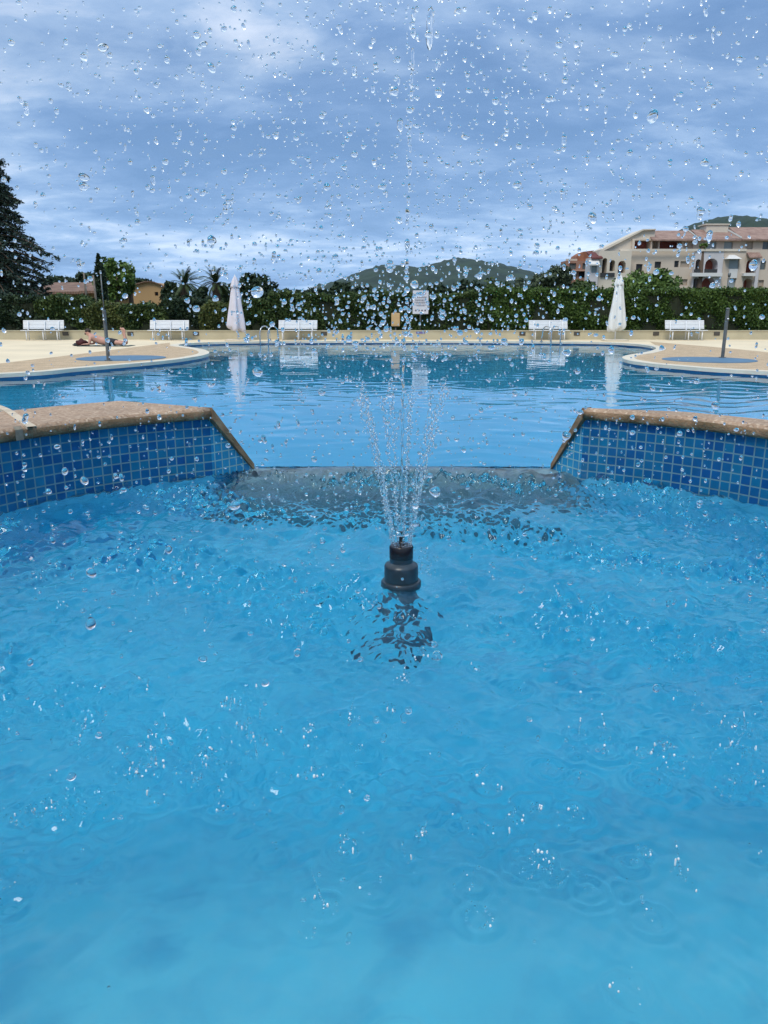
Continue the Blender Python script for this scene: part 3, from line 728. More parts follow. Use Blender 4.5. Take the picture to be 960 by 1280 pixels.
def hedge(name, px0, px1, topf, Y, th_, m, label, cat, nleaf, size=0.10, group=None, base=0.1):
    x0, x1 = at_y(px0, 370, Y).x, at_y(px1, 370, Y).x; root = empty(name, ((x0+x1)/2, Y, 0), label, cat, group)
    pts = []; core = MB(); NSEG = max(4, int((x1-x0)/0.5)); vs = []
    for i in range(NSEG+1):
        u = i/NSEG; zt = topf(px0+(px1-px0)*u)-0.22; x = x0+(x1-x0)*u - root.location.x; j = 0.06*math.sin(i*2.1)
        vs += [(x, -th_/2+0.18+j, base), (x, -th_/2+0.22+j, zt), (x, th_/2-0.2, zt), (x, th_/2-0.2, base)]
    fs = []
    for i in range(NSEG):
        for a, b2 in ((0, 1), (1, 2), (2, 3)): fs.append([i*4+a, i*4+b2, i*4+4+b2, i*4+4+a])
    core.add(vs, fs); core.build('branches', DARK, root)  # added dark solid that closes the gaps between leaves, not real branches
    u = rng.uniform(0, 1, nleaf); zt = np.array([topf(px0+(px1-px0)*q) for q in u])
    which = rng.uniform(0, 1, nleaf); x = x0+(x1-x0)*u - root.location.x
    lump = 0.10*np.sin(x*2.3)+0.08*np.sin(x*5.1+1)+rng.normal(0, 0.05, nleaf)
    zz = base+(zt-base)*rng.uniform(0, 1, nleaf)**0.85; yy = -th_/2+0.1+lump+0.12*np.sin(zz*4+x*1.7)+np.abs(rng.normal(0, 0.06, nleaf))
    top = which > 0.72; yy[top] = rng.uniform(-th_/2, th_/2, top.sum()); zz[top] = zt[top]+rng.normal(-0.03, 0.07, top.sum())
    back = which > 0.93; yy[back] = th_/2-0.12; zz[back] = base+(zt[back]-base)*rng.uniform(0, 1, back.sum())
    ends = which < 0.03; x[ends] = np.where(rng.uniform(0, 1, ends.sum()) < 0.5, x0, x1)-root.location.x; yy[ends] = rng.uniform(-th_/2, th_/2, ends.sum())
    leaf_mesh('foliage', np.stack([x, yy, zz], 1), size, m, root)
    return root
DARK = mat('dark_core', (0.016, 0.022, 0.009), 1.0, 0.3, 3)
def zpx(py, Y): return at_y(480, py, Y).z
hedge('hedge', 606, 1010, lambda p: zpx(363.5+0.5*math.sin(p*0.11), 36.0), 36.0, 1.2, L['hedge'], 'long clipped dark green hedge behind the right half of the low wall', 'hedge', 70000, 0.062)
hedge('hedge', 338, 607, lambda p: zpx(369+2.2*math.sin(p*0.05)+1.2*math.sin(p*0.17), 36.1), 36.1, 1.2, L['shrub'], 'uneven loosely trimmed hedge behind the middle of the low wall and the sign', 'hedge', 46000, 0.065)
for (p0, p1, ty, mm, lab) in [(-40, 62, 372, 'pine', 'shrub painted dark as shaded by the drooping cedar at the end of the wall'), (50, 118, 373, 'shrub', 'rounded green shrub between the cedar and the dark cypress'), (108, 160, 382, 'olive', 'low yellowish shrub below the leafy bright tree'),  # first shrub: dark needle colour stands in for the cedar's shadow
                              (150, 214, 383, 'shrub', 'broad green shrub in front of the tan gabled house'), (205, 262, 374, 'pine', 'dark shrub filling the gap below the two palms'), (252, 300, 381, 'olive', 'low olive shrub just left of the lilac parasol'), (292, 346, 377, 'shrub', 'green shrub just right of the lilac parasol')]:
    pc, hw = (p0+p1)/2, (p1-p0)/2
    hedge('shrub', p0, p1, lambda p, pc=pc, hw=hw, ty=ty: zpx(ty + 7*((p-pc)/hw)**4 + 2*math.sin(p*0.23), 36.1), 36.1+rng.uniform(-0.15, 0.25), 1.5, L[mm], lab, 'shrub', 11000, 0.075, group='shrubs behind the wall')

# ------------------------------------------------------------------ trees
def trunk_mesh(root, h, r0, r1, limbs, name='trunk', lean=0.0):
    s_ = MB(); s_.tube([(0, 0, -0.1), (lean*0.3, 0, h*0.35), (lean, 0.05, h)], [r0, (r0+r1)/2, r1], 9)
    for (dx, dy, dz, z0) in limbs: s_.tube([(lean*z0/h, 0, z0), (dx*0.5, dy*0.5, z0+dz*0.6), (dx, dy, z0+dz)], [r1*0.9, r1*0.6, r1*0.25], 6)
    return s_.build(name, M['bark'], root, True)
def tree(px, top, bot, wpx, Y, m, label, nleaf=3000, size=0.14, name='tree', group=None, nclump=26, cs=0.36, cat='tree', kind=0):
    c = at_y(px, (top+bot)/2, Y); zt, zb = zpx(top, Y), zpx(bot, Y); rx = wpx/2/F*Y*1.0
    root = empty(name, (c.x, Y, 0), label, cat, group)
    rz = (zt-zb)/2; zc_ = (zt+zb)/2
    limbs = [(rx*0.6*math.cos(a), rx*0.6*math.sin(a), rz*0.7, max(0.5, zc_-rz*0.7)) for a in np.arange(0, 6.2, 1.05)]
    trunk_mesh(root, max(1.0, zc_), 0.05*zt+0.04, 0.025*zt+0.02, limbs)
    leaf_mesh('crown', clump_points(0, 0, zc_, rx, rx*0.9, rz, nleaf, nclump, cs), size, L[m], root)
    return root
BT = 'background trees'
tree(18, 341, 372, 60, 85, 'pine', 'dark tree hidden behind the cedar trunk', 2500, 0.22, 'tree', BT)
tree(72, 344, 362, 56, 95, 'pine', 'far round dark pine above the brown roofed house', 2600, 0.24, 'pine_tree', BT)
tree(112, 340, 362, 44, 92, 'pine', 'far dark pine just left of the narrow cypress', 2600, 0.24, 'pine_tree', BT)
tree(176, 348, 366, 62, 95, 'pine', 'far flat dark pine behind the tan gabled house', 2600, 0.24, 'pine_tree', BT)
tree(213, 346, 380, 24, 58, 'pine', 'dark tree between the tan gabled house and the palms', 2600, 0.17, 'tree', BT)
tree(252, 356, 388, 40, 56, 'pine', 'dark bushy tree behind the gap between the palms', 2600, 0.17, 'tree', BT)
tree(290, 350, 384, 30, 60, 'pine', 'dark tree rising behind the lilac parasol', 2600, 0.17, 'tree', BT)
tree(323, 340, 384, 48, 52, 'pine', 'dense round dark pine right of the lilac parasol', 5000, 0.15, 'pine_tree', BT, 40, 0.34)
tree(143, 315, 378, 46, 54, 'bright', 'bright green leafy tree beside the narrow cypress', 4200, 0.15, 'tree', BT, 22, 0.34)
tree(162, 330, 372, 16, 55, 'bright', 'slim bright green sapling on the right of the leafy tree', 900, 0.14, 'tree', BT, 9, 0.5)
for i, (px, top, w_) in enumerate([(366, 360, 34), (396, 356, 40), (428, 352, 34), (456, 357, 40)]):
    tree(px, top, 386, w_, 70+i*2, 'pine', ['dark low tree first to the right of the round pine', 'dark low tree behind the hedge above the third bench', 'dark tree at the foot of the hill on its left end', 'dark tree at the hill foot left of the jet'][i], 2600, 0.18, 'tree', BT)
for i, (px, top, w_) in enumerate([(548, 352, 40), (585, 347, 40), (620, 349, 44), (652, 347, 36)]):
    tree(px, top, 386, w_, 72+i*2, ['pine', 'pine', 'shrub', 'grey'][i], ['dark tree behind the hedge just right of the sign', 'dark tree under the summit of the hill', 'green tree below the right slope of the hill', 'greyish tree at the right foot of the hill'][i], 2600, 0.18, 'tree', BT)
tree(690, 330, 384, 60, 62, 'grey', 'loose grey green tree left of the brick coloured house', 4200, 0.17, 'tree', BT, 30, 0.3)
tree(728, 348, 384, 44, 60, 'shrub', 'mid green tree below the brick coloured house', 2600, 0.16, 'tree', BT)
tree(806, 329, 384, 90, 64, 'bright', 'wide rounded green tree in front of the apartment block', 7000, 0.17, 'tree', BT, 46, 0.3)
tree(879, 304, 312, 11, 127.5, 'bright', 'small potted tree on the apartment block terrace', 260, 0.2, 'tree', None, 8, 0.5)

# narrow cypress
c = at_y(125, 345, 48); root = empty('cypress_tree', (c.x, 48, 0), 'narrow dark cypress standing just left of the bright leafy tree', 'tree', BT)
zt = zpx(318, 48); z_ = zt*rng.uniform(0.1, 1, 3800); rr = 0.36*np.minimum(1, (1.02-z_/zt)*3.2)*np.sqrt(rng.uniform(0.3, 1, 3800)); a = rng.uniform(0, 6.28, 3800)
leaf_mesh('crown', np.stack([rr*np.cos(a), rr*np.sin(a), z_], 1), 0.11, L['pine'], root); trunk_mesh(root, zt*0.9, 0.1, 0.03, [])

# bare pale stems
for i, (px, top) in enumerate([(106.5, 341), (118, 344)]):
    c = at_y(px, 360, 44); o = MB().tube([(0, 0, 0), (0.02, 0, zpx(top, 44)*0.6), (0.0, 0, zpx(top, 44))], [0.08, 0.07, 0.045], 8).build('pole', mat('weathered_pole', (0.20, 0.17, 0.14), 0.9, 0.2, 5), None, True, (c.x, 44, 0))
    tag(o, ['taller pale bare pole standing behind the shrubs near the brown roof', 'shorter pale bare pole right beside the cypress'][i], 'pole', 'pale poles behind the shrubs')

# palms
def palm(px, cy, rpx, Y, label):
    c = at_y(px, cy, Y); root = empty('palm_tree', (c.x, Y, 0), label, 'palm tree', 'palm trees')
    H = c.z; r_ = rpx/F*Y; s_ = MB(); pts = [(0, 0, -0.1)]; rad = [0.3]
    for i in range(12): pts.append((0, 0, H*(i+1)/12)); rad.append(0.24+0.03*(i % 2))
    s_.tube(pts, rad, 12); s_.build('trunk', M['bark'], root)
    V = []; FC = []; g2 = np.random.default_rng(int(px))
    for k_ in range(46):
        az = g2.uniform(0, 6.28); el_ = g2.uniform(-0.45, 1.35); Ln = r_*g2.uniform(1.0, 1.35); pos = Vector((0, 0, H)); d = Vector((math.cos(az)*math.cos(el_), math.sin(az)*math.cos(el_), math.sin(el_)))
        side = Vector((-math.sin(az), math.cos(az), 0)); NSG = 15
        for q in range(NSG):
            pos = pos + d*(Ln/NSG); d = (d + Vector((0, 0, -0.085))).normalized(); up = side.cross(d)
            ll = Ln*0.22*math.sin(math.pi*(0.12+0.88*q/NSG))**0.7+0.03
            for sg in (-1, 1):
                tip = pos + (side*sg*0.8 + d*0.75 - up*0.0 + Vector((0, 0, -0.25))).normalized()*ll; b0 = len(V)
                V += [tuple(pos-d*0.035), tuple(pos+d*0.035), tuple(tip)]; FC.append([b0, b0+1, b0+2])
            b0 = len(V); V += [tuple(pos-d*Ln/NSG-side*0.02), tuple(pos-d*Ln/NSG+side*0.02), tuple(pos+side*0.015), tuple(pos-side*0.015)]; FC.append([b0, b0+1, b0+2, b0+3])
    o = mesh_obj('crown', V, FC, L['palm'], root)
    at_ = o.data.attributes.new('tint', 'FLOAT', 'FACE'); at_.data.foreach_set('value', g2.uniform(0, 1, len(o.data.polygons)).astype(np.float32))
palm(230, 356, 20, 50, 'left one of the two palms left of the lilac parasol')
palm(270, 354, 19, 52, 'right one of the two palms, nearer the lilac parasol')

# cedar at the left edge: tiers of long drooping branches
c = at_y(-14, 300, 41); root = empty('cedar_tree', (c.x, 41, 0), 'tall dark cedar with drooping tiered branches at the left edge', 'tree', BT)
HT = zpx(118, 41); trunk_mesh(root, HT, 0.32, 0.04, [])
pts = []; br = MB()
for tier in range(30):
    z0 = 1.2 + (HT-1.4)*(tier+rng.uniform(-0.3, 0.3))/30; f = 1-(z0/HT)
    reach = 3.15*min(1, 2.0*f**1.5+0.07)*rng.uniform(0.78, 1.05)
    for k_ in range(9):
        az = 2*math.pi*(k_/9)+tier*1.3+rng.uniform(-0.2, 0.2); Lb = reach*rng.uniform(0.75, 1.08); p0 = np.array([0, 0, z0]); prev = None; path = []
        for q in range(9):
            t = q/8; p_ = np.array([math.cos(az)*Lb*t, math.sin(az)*Lb*t, z0 + Lb*(0.16*t-0.34*t*t)]); path.append(tuple(p_))
            if q:
                wd = 0.42*Lb*0.5*(1-t*0.72)*t**0.4+0.06; nq = 22
                side = np.array([-math.sin(az), math.cos(az), 0]); sc = rng.uniform(-1, 1, nq)
                pts.append(p_ + side*(sc*wd)[:, None] + np.stack([rng.normal(0, 0.10, nq), rng.normal(0, 0.10, nq), -0.16*np.abs(sc)*wd*2+rng.normal(0, 0.05, nq)-0.04], 1))
        br.tube(path, [0.05*(1-q/10)+0.008 for q in range(9)], 5)
br.build('branches', M['bark'], root, True)['kind'] = 'stuff'
leaf_mesh('crown', np.concatenate(pts), 0.115, L['cedar'], root, flat=0.55, aspect=0.4)

# ------------------------------------------------------------------ hills
def hill(name, prof, Y, depth, m, step):
    xs_ = [at_y(p, q, Y).x for p, q in prof]; zs_ = [at_y(p, q, Y).z for p, q in prof]
    xa = np.arange(xs_[0], xs_[-1], step); ya = np.arange(Y-depth, Y+depth, step*1.6); X, Y_ = np.meshgrid(xa, ya)
    zp = np.interp(X, xs_, zs_); ker = np.ones(5)/5
    t = np.clip(1-((Y_-Y)/depth)**2, 0, 1)
    g2 = np.random.default_rng(int(Y)); sm = waves(X, Y_, 60, 300, 30, 0.22, int(Y))*0.5
    bumpy = g2.normal(0, step*0.16, X.shape)
    H = zp*t + sm*t*np.clip(zp/60, 0, 1)*0.35 + bumpy - 4 + 5*t*np.clip(zp/60, 0, 1)
    return grid_obj(name, xa, ya, H, m, lambda x, y: np.ones(x.shape, bool))
M['hill'] = mat('wooded_hill', (0.028, 0.052, 0.030), 1.0, col2=(0.011, 0.026, 0.018), vscale=0.035, detail=8)
hill('hill', [(250, 384), (340, 376), (390, 362), (418, 354), (440, 346.5), (460, 339), (482, 333), (505, 334.5), (525, 337), (545, 331), (566, 325.5), (580, 324.5), (600, 328), (622, 333), (645, 340), (668, 347), (700, 358), (780, 378), (860, 384)], 1500, 420, M['hill'], 9)
hill('hill', [(700, 382), (770, 345), (820, 305), (857, 287), (878, 277), (892, 273), (905, 272), (920, 275), (938, 279), (960, 288), (1010, 310), (1080, 350), (1150, 382)], 900, 260, M['hill'], 6)

# ------------------------------------------------------------------ buildings
def bpt(px, py, Y): q = at_y(px, 335, Y); return q.x, zpx(py, Y)
def arch(x0, y0, x1, y1, n=8):
    """opening with a round head, in picture px (y down)"""
    r_ = (x1-x0)/2; cx = (x0+x1)/2
    return [(x0, y1), (x1, y1)] + [(cx+r_*math.cos(a), y0+r_-r_*math.sin(a)) for a in np.linspace(0, math.pi, n)]
def rect(x0, y0, x1, y1): return [(x0, y1), (x1, y1), (x1, y0), (x0, y0)]
def facade(parent, name, outer, holes, Y, dep, m, fills, thick=4.0):
    """a wall whose openings are real recesses; every opening gets a back panel part"""
    q = Vector(parent.location)
    loops = [[bpt(x, y, Y) for x, y in outer]] + [[bpt(x, y, Y) for x, y in h] for h in holes]
    flat = [p for lp in loops for p in lp]; s_ = MB()
    s_.add([(x-q.x, Y-q.y, z) for x, z in flat], [t for t in tess(loops)])
    for li, lp in enumerate(loops):
        dd = thick if li == 0 else dep; k_ = len(lp)
        s_.add([(x-q.x, Y-q.y, z) for x, z in lp] + [(x-q.x, Y-q.y+dd, z) for x, z in lp], [[i, (i+1) % k_, (i+1) % k_+k_, i+k_] for i in range(k_)])
    o = s_.build(name, m, parent)
    for lp, (nm, mm, yo) in zip(loops[1:], fills):
        k_ = len(lp); mesh_obj(nm, [(x-q.x, Y-q.y+min(yo, dep)-0.004, z) for x, z in lp], [list(range(k_))], mm, parent)
    return o
def quad_box(parent, name, x0, y0, x1, y1, Y0, Y1, m):
    q = Vector(parent.location); a = bpt(x0, y1, Y0); c_ = bpt(x1, y0, Y0)
    return MB().box(a[0]-q.x, c_[0]-q.x, Y0-q.y, Y1-q.y, a[1], c_[1]).build(name, m, parent)
def poly_slab(parent, name, pts, Y0, Y1, m):
    q = Vector(parent.location); P = [bpt(x, y, Y0) for x, y in pts]; k_ = len(P)
    vs = [(x-q.x, Y0-q.y, z) for x, z in P] + [(x-q.x, Y1-q.y, z) for x, z in P]
    t = tess([P]); return MB().add(vs, [list(i) for i in t] + [[j+k_ for j in i] for i in t] + [[i, (i+1) % k_, (i+1) % k_+k_, i+k_] for i in range(k_)]).build(name, m, parent)
def roof_slope(parent, name, x0, x1, yeave, yridge, Y0, Y1, m, over=0.4):
    q = Vector(parent.location); a = bpt(x0, yeave, Y0); b2 = bpt(x1, yeave, Y0); zr = zpx(yridge, Y1)
    vs = [(a[0]-q.x, Y0-over-q.y, a[1]), (b2[0]-q.x, Y0-over-q.y, a[1]), (b2[0]-q.x, Y1-q.y, zr), (a[0]-q.x, Y1-q.y, zr)]
    vs += [(x, y, z-0.22) for x, y, z in vs]
    return MB().add(vs, [[0, 1, 2, 3], [7, 6, 5, 4], [0, 4, 5, 1], [1, 5, 6, 2], [2, 6, 7, 3], [3, 7, 4, 0]]).build(name, m, parent)
def roof_mat(name, a, c):
    m = bpy.data.materials.new(name); m.use_nodes = True; t = m.node_tree; nb = NB(t); p = t.nodes['Principled BSDF']
    tcn = nb.n('ShaderNodeTexCoord'); wv = nb.n('ShaderNodeTexWave'); wv.inputs['Scale'].default_value = 1.3; wv.inputs['Distortion'].default_value = 0.6; nb.l(tcn.outputs['Object'], wv.inputs['Vector'])
    nz = nb.n('ShaderNodeTexNoise'); nz.inputs['Scale'].default_value = 1.2; nz.inputs['Detail'].default_value = 8; nb.l(tcn.outputs['Object'], nz.inputs['Vector'])
    cc = nb.ramp(nz.outputs['Fac'], [(0.35, a), (0.65, c)]); nb.l(nb.mix(0.35, cc, wv.outputs['Color'], 'MULTIPLY'), p.inputs['Base Color']); p.inputs['Roughness'].default_value = 0.85
    return m
stucco = mat('pink_beige_stucco', (0.57, 0.48, 0.39), 0.9, 0.05, 0.4); stucco_w = mat('pale_stucco', (0.55, 0.53, 0.54), 0.9, 0.05, 0.4)
stucco_y = mat('cream_stucco', (0.62, 0.55, 0.455), 0.9, 0.05, 0.4)
redwall = mat('red_brown_wall', (0.32, 0.085, 0.05), 0.85, 0.15, 1); glass_d = mat('grey_glazing', (0.10, 0.12, 0.12), 0.15); shutter = mat('beige_shutter', (0.40, 0.33, 0.26), 0.8, 0.05, 2)
glass_l = mat('pale_glazing', (0.26, 0.30, 0.30), 0.2); roofm = roof_mat('pink_tile', (0.28, 0.17, 0.135), (0.41, 0.27, 0.215)); roof2 = roof_mat('orange_tile', (0.28, 0.10, 0.05), (0.40, 0.16, 0.08))
darkwin = mat('dark_opening', (0.02, 0.02, 0.022), 0.5); whitep = mat('white_paint', (0.66, 0.65, 0.63), 0.7); rail = mat('dark_rail', (0.03, 0.03, 0.03), 0.5)
YB = 128
q0 = at_y(870, 380, YB)
ap = empty('apartment_block', (q0.x, YB, 0), 'large beige apartment block with arched balconies and pink tiled roof', 'apartment building')
win = lambda mm, nm='window': (nm, mm, 0.3)
deep = lambda mm=redwall: ('balcony_recess', mm, 2.0)
H_ = []; Fi = []
def hole_(h, f): H_.append(h); Fi.append(f)
hole_(rect(818, 327, 826, 335), win(darkwin)); hole_(rect(842.5, 326, 848, 334), win(darkwin)); hole_(rect(850, 326.5, 861, 334), win(shutter)); hole_(rect(850, 349, 861, 357), win(shutter))
hole_(rect(795, 330, 803, 340), win(darkwin))
facade(ap, 'main_wall', [(775, 398), (867.5, 398), (867.5, 312), (775, 312)], H_, YB, 2.0, stucco, Fi)
H_ = []; Fi = []
hole_(arch(869.0, 324, 875.5, 340.5), deep()); hole_(arch(881, 323, 897, 340.5), deep()); hole_(arch(868.5, 347, 875, 364), deep(glass_d)); hole_(arch(879, 346.5, 896, 366), deep())
facade(ap, 'arcade_wall', [(867.5, 398), (903, 398), (903, 312), (867.5, 312)], H_, YB-0.7, 2.4, stucco_w, Fi)
H_ = []; Fi = []
hole_(rect(910.5, 323.5, 923.5, 336), win(glass_l)); hole_(rect(911, 348, 921.5, 360), win(glass_l))
facade(ap, 'bay_wall', [(903, 398), (930.5, 398), (930.5, 312), (903, 312)], H_, YB-0.3, 1.0, stucco, Fi)
H_ = []; Fi = []
hole_(arch(932.5, 324, 944.8, 341), deep()); hole_(arch(931.5, 348, 942.5, 366), deep()); hole_(rect(950, 326, 957, 337), win(glass_d)); hole_(rect(950, 350, 957, 361), win(shutter)); hole_(arch(968, 324, 980, 341), deep())
facade(ap, 'side_wall', [(930.5, 398), (1000, 398), (1000, 312), (930.5, 312)], H_, YB, 2.0, stucco, Fi)
quad_box(ap, 'pale_pier', 945.3, 323, 949.3, 398, YB-0.5, YB-0.05, stucco_w)
H_ = []; Fi = []
hole_(rect(791, 300.5, 811.5, 311.9), ('terrace_wall', redwall, 2.4)); hole_(rect(813, 300.5, 821, 311.9), ('shutter', shutter, 1.4)); hole_(rect(822, 300.5, 849.5, 311.9), ('terrace_wall', redwall, 2.4))
hole_(rect(852, 302, 864, 311.8), win(shutter)); hole_(rect(880.5, 302, 892.5, 311.5), win(glass_l)); hole_(rect(902, 302, 913, 311.5), win(glass_l)); hole_(rect(929, 302, 938, 311.5), win(shutter)); hole_(rect(950, 302, 958, 311.5), win(glass_d)); hole_(rect(970, 302, 980, 311.5), win(glass_l))
facade(ap, 'top_wall', [(788, 312), (1000, 312), (1000, 298.5), (788, 298.5)], H_, YB+0.9, 2.6, stucco, Fi)
quad_box(ap, 'parapet', 774, 311, 903, 314, YB-0.9, YB-0.75, stucco_y); quad_box(ap, 'parapet', 903.2, 311, 931, 314, YB-0.5, YB-0.32, stucco_y)
quad_box(ap, 'balcony_slab', 866, 341, 904, 345.5, YB-1.6, YB-0.72, whitep); quad_box(ap, 'balcony_slab', 930.6, 341.3, 945.2, 345, YB-1.1, YB-0.02, whitep)
quad_box(ap, 'balcony_rail', 868, 336.5, 876, 340.8, YB-0.95, YB-0.85, rail); quad_box(ap, 'balcony_rail', 881, 336.5, 897, 340.8, YB-0.95, YB-0.85, rail)
quad_box(ap, 'window_panel', 912, 336.3, 922.5, 347.6, YB-0.5, YB-0.32, whitep)
for (x0, x1, y0, y1) in ((908, 926.5, 319, 323.5),):
    q = Vector(ap.location); a = bpt(x0, y1, YB-1.5); b2 = bpt(x1, y1, YB-1.5); zt = zpx(y0-0.5, YB-0.3)
    MB().add([(a[0]-q.x, -1.5, a[1]), (b2[0]-q.x, -1.5, a[1]), (b2[0]-q.x-0.7, -0.31, zt), (a[0]-q.x+0.7, -0.31, zt), (a[0]-q.x, -0.31, a[1]), (b2[0]-q.x, -0.31, a[1])], [[0, 1, 2, 3], [0, 3, 4], [1, 5, 2], [0, 4, 5, 1]]).build('awning', whitep, ap)
roof_slope(ap, 'hood', 934, 950, 321, 315.5, YB-0.8, YB-0.02, roofm, 0.3)
roof_slope(ap, 'tiled_roof', 812, 871, 299.5, 288.2, YB+0.3, YB+4.5, roofm); roof_slope(ap, 'tiled_roof', 871.5, 922, 299.5, 287.0, YB+0.3, YB+4.5, roofm); roof_slope(ap, 'tiled_roof', 922.5, 1004, 299.0, 284.0, YB+0.3, YB+5.5, roofm)
for (xa, ya, xb, yb) in ((856, 287, 871.5, 297.5), (905, 286.5, 923, 296)):
    poly_slab(ap, 'roof_verge', [(xa, ya), (xb, yb), (xb, yb+2), (xa, ya+1.6)], YB-0.2, YB+0.05, whitep)
quad_box(ap, 'chimney_block', 878, 280.5, 905, 291, YB+3.2, YB+6.0, stucco_y); quad_box(ap, 'chimney_cap', 876.5, 279.5, 906.5, 281, YB+3.0, YB+6.2, stucco_y)
poly_slab(ap, 'gable_wall', [(752, 315), (752, 312.3), (800, 287.5), (815, 287), (815, 300), (788.5, 300), (788.5, 315)], YB+1.3, YB+6, stucco_y)
poly_slab(ap, 'gable_coping', [(750, 313.6), (750, 311.6), (800, 286.3), (816, 286.0), (816, 287.2), (801, 287.8), (753, 313.6)], YB+0.8, YB+6.2, stucco_y)
H_ = []; Fi = []
hole_(arch(752.5, 322.5, 758.5, 345), deep(darkwin)); hole_(arch(762, 325, 768.5, 339), deep(darkwin)); hole_(arch(772.5, 326, 782, 341), deep())
facade(ap, 'wing_wall', [(747.5, 398), (788.3, 398), (788.3, 313.5), (747.5, 313.5)], H_, YB-2.4, 2.3, stucco_y, Fi, 2.3)
quad_box(ap, 'balcony_rail', 751, 341, 769, 346, YB-2.7, YB-2.6, rail)
H_ = []; Fi = []
hole_(rect(739.5, 331, 746, 341), win(glass_l)); hole_(rect(739.5, 352, 746, 362.5), win(glass_d))
facade(ap, 'tower_wall', [(737.5, 398), (748, 398), (748, 322), (737.5, 322)], H_, YB-3.0, 0.6, stucco_w, Fi, 3)
roof_slope(ap, 'awning', 736.5, 749, 330, 325, YB-3.6, YB-3.02, whitep, 0.3); roof_slope(ap, 'tower_roof', 738, 752, 322, 315, YB-3.0, YB, roof_mat('dark_red_tile', (0.13, 0.035, 0.03), (0.18, 0.05, 0.045)))

YC = 150; q0 = at_y(722, 380, YC)
bh = empty('brick_house', (q0.x, YC, 0), 'small brick coloured house with orange roof and dark balcony left of the apartment block', 'house')
H_ = []; Fi = []
brick = mat('brick_render', (0.30, 0.16, 0.11), 0.9, 0.1, 0.6)
hole_(rect(711.5, 329, 720, 336.5), win(glass_d)); hole_(rect(728, 329, 736, 336.5), win(glass_d)); hole_(rect(708.5, 339.5, 721, 347), ('balcony_recess', darkwin, 1.8)); hole_(rect(724, 339.5, 737, 347), ('balcony_recess', darkwin, 1.8))
facade(bh, 'wall', [(706.5, 400), (744, 400), (744, 326), (706.5, 326)], H_, YC, 2.0, brick, Fi)
quad_box(bh, 'balcony_slab', 706, 337.2, 744, 338.8, YC-0.8, YC-0.02, mat('pink_slab', (0.45, 0.27, 0.2), 0.8)); quad_box(bh, 'roof_terrace_wall', 707, 323.5, 721, 325.9, YC+0.2, YC+0.5, stucco)
poly_slab(bh, 'roof', [(719, 326.5), (721, 319), (728, 314.5), (741, 313), (745, 326.5)], YC+1.0, YC+6, roof2)

YH = 72; q0 = at_y(100, 380, YH)
h1 = empty('brown_roofed_house', (q0.x, YH, 0), 'long low house with faded brown tiled roof behind the shrubs', 'house')
roof3 = roof_mat('faded_brown_tile', (0.17, 0.095, 0.065), (0.27, 0.16, 0.11)); tan = mat('tan_render', (0.40, 0.25, 0.115), 0.9, 0.08, 0.5)
facade(h1, 'wall', [(40, 398), (158, 398), (158, 364), (40, 364)], [rect(138, 366, 152, 372)], YH, 0.6, tan, [('window', darkwin, 0.5)])
roof_slope(h1, 'roof', 36, 104, 364.5, 353, YH-0.3, YH+5, roof3); roof_slope(h1, 'roof', 98, 140, 363.5, 352.5, YH-0.8, YH+4.6, roof3); roof_slope(h1, 'roof', 137, 161, 366, 358.5, YH-0.5, YH+3, roof_mat('dark_brown_tile', (0.08, 0.05, 0.04), (0.13, 0.085, 0.06)))
YG = 68; q0 = at_y(182, 380, YG)
h2 = empty('gabled_house', (q0.x, YG, 0), 'tan rendered house with a low curved gable and small window', 'house')
facade(h2, 'gable_wall', [(158, 398), (206, 398), (206, 361.5), (199, 356), (190, 352.8), (180, 352.2), (168, 355.5), (158, 362)], [rect(191, 365, 195.5, 369.5), rect(203, 365, 205, 372)], YG, 0.4, tan, [('window', darkwin, 0.3), ('window', darkwin, 0.3)], 7)
poly_slab(h2, 'verge', [(157, 362.7), (157, 361.4), (168, 354.6), (180, 351.2), (190, 351.8), (199.5, 355.1), (207, 361), (207, 362.3), (199, 356.2), (190, 353.0), (180, 352.4), (168, 355.7)], YG-0.25, YG-0.01, roof3)
quad_box(h2, 'annex_wall', 206.2, 367, 224, 398, YG+0.3, YG+4, tan); quad_box(h2, 'white_railing', 200, 374, 226, 377, YG-1.0, YG-0.9, whitep)

# ------------------------------------------------------------------ benches, parasols, showers, ladders
def make_bench():
    t = empty('bench', (0, 0, 0), 'x', 'bench', 'white benches along the wall'); Wd = 1.66
    s_ = MB()
    for i in range(6):
        u = i/5; z0 = 0.47+0.30*u; y0 = 0.10+0.10*u; Mx = Matrix.Translation((0, y0+0.1, z0+0.03)) @ Matrix.Rotation(R(-18), 4, 'X'); s_.box(-Wd/2, Wd/2, -0.012, 0.012, -0.027, 0.027, Mx, bev=0.005)
    s_.build('backrest', M['white'], t)
    s_ = MB()
    for i in range(7): s_.box(-Wd/2, Wd/2, -0.30+i*0.068, -0.30+i*0.068+0.055, 0.405, 0.43, bev=0.005)
    s_.build('seat', M['white'], t)
    for x in (-0.62, 0.05, 0.62):
        s_ = MB().tube([(x, -0.24, 0.0), (x, -0.22, 0.40)], 0.026, 8).tube([(x, 0.16, 0.0), (x, 0.12, 0.40), (x, 0.23, 0.80)], 0.024, 8).tube([(x, -0.24, 0.385), (x, 0.14, 0.385)], 0.022, 8)
        s_.build('leg_frame', M['white'], t, True)
    return t
bench0 = make_bench()
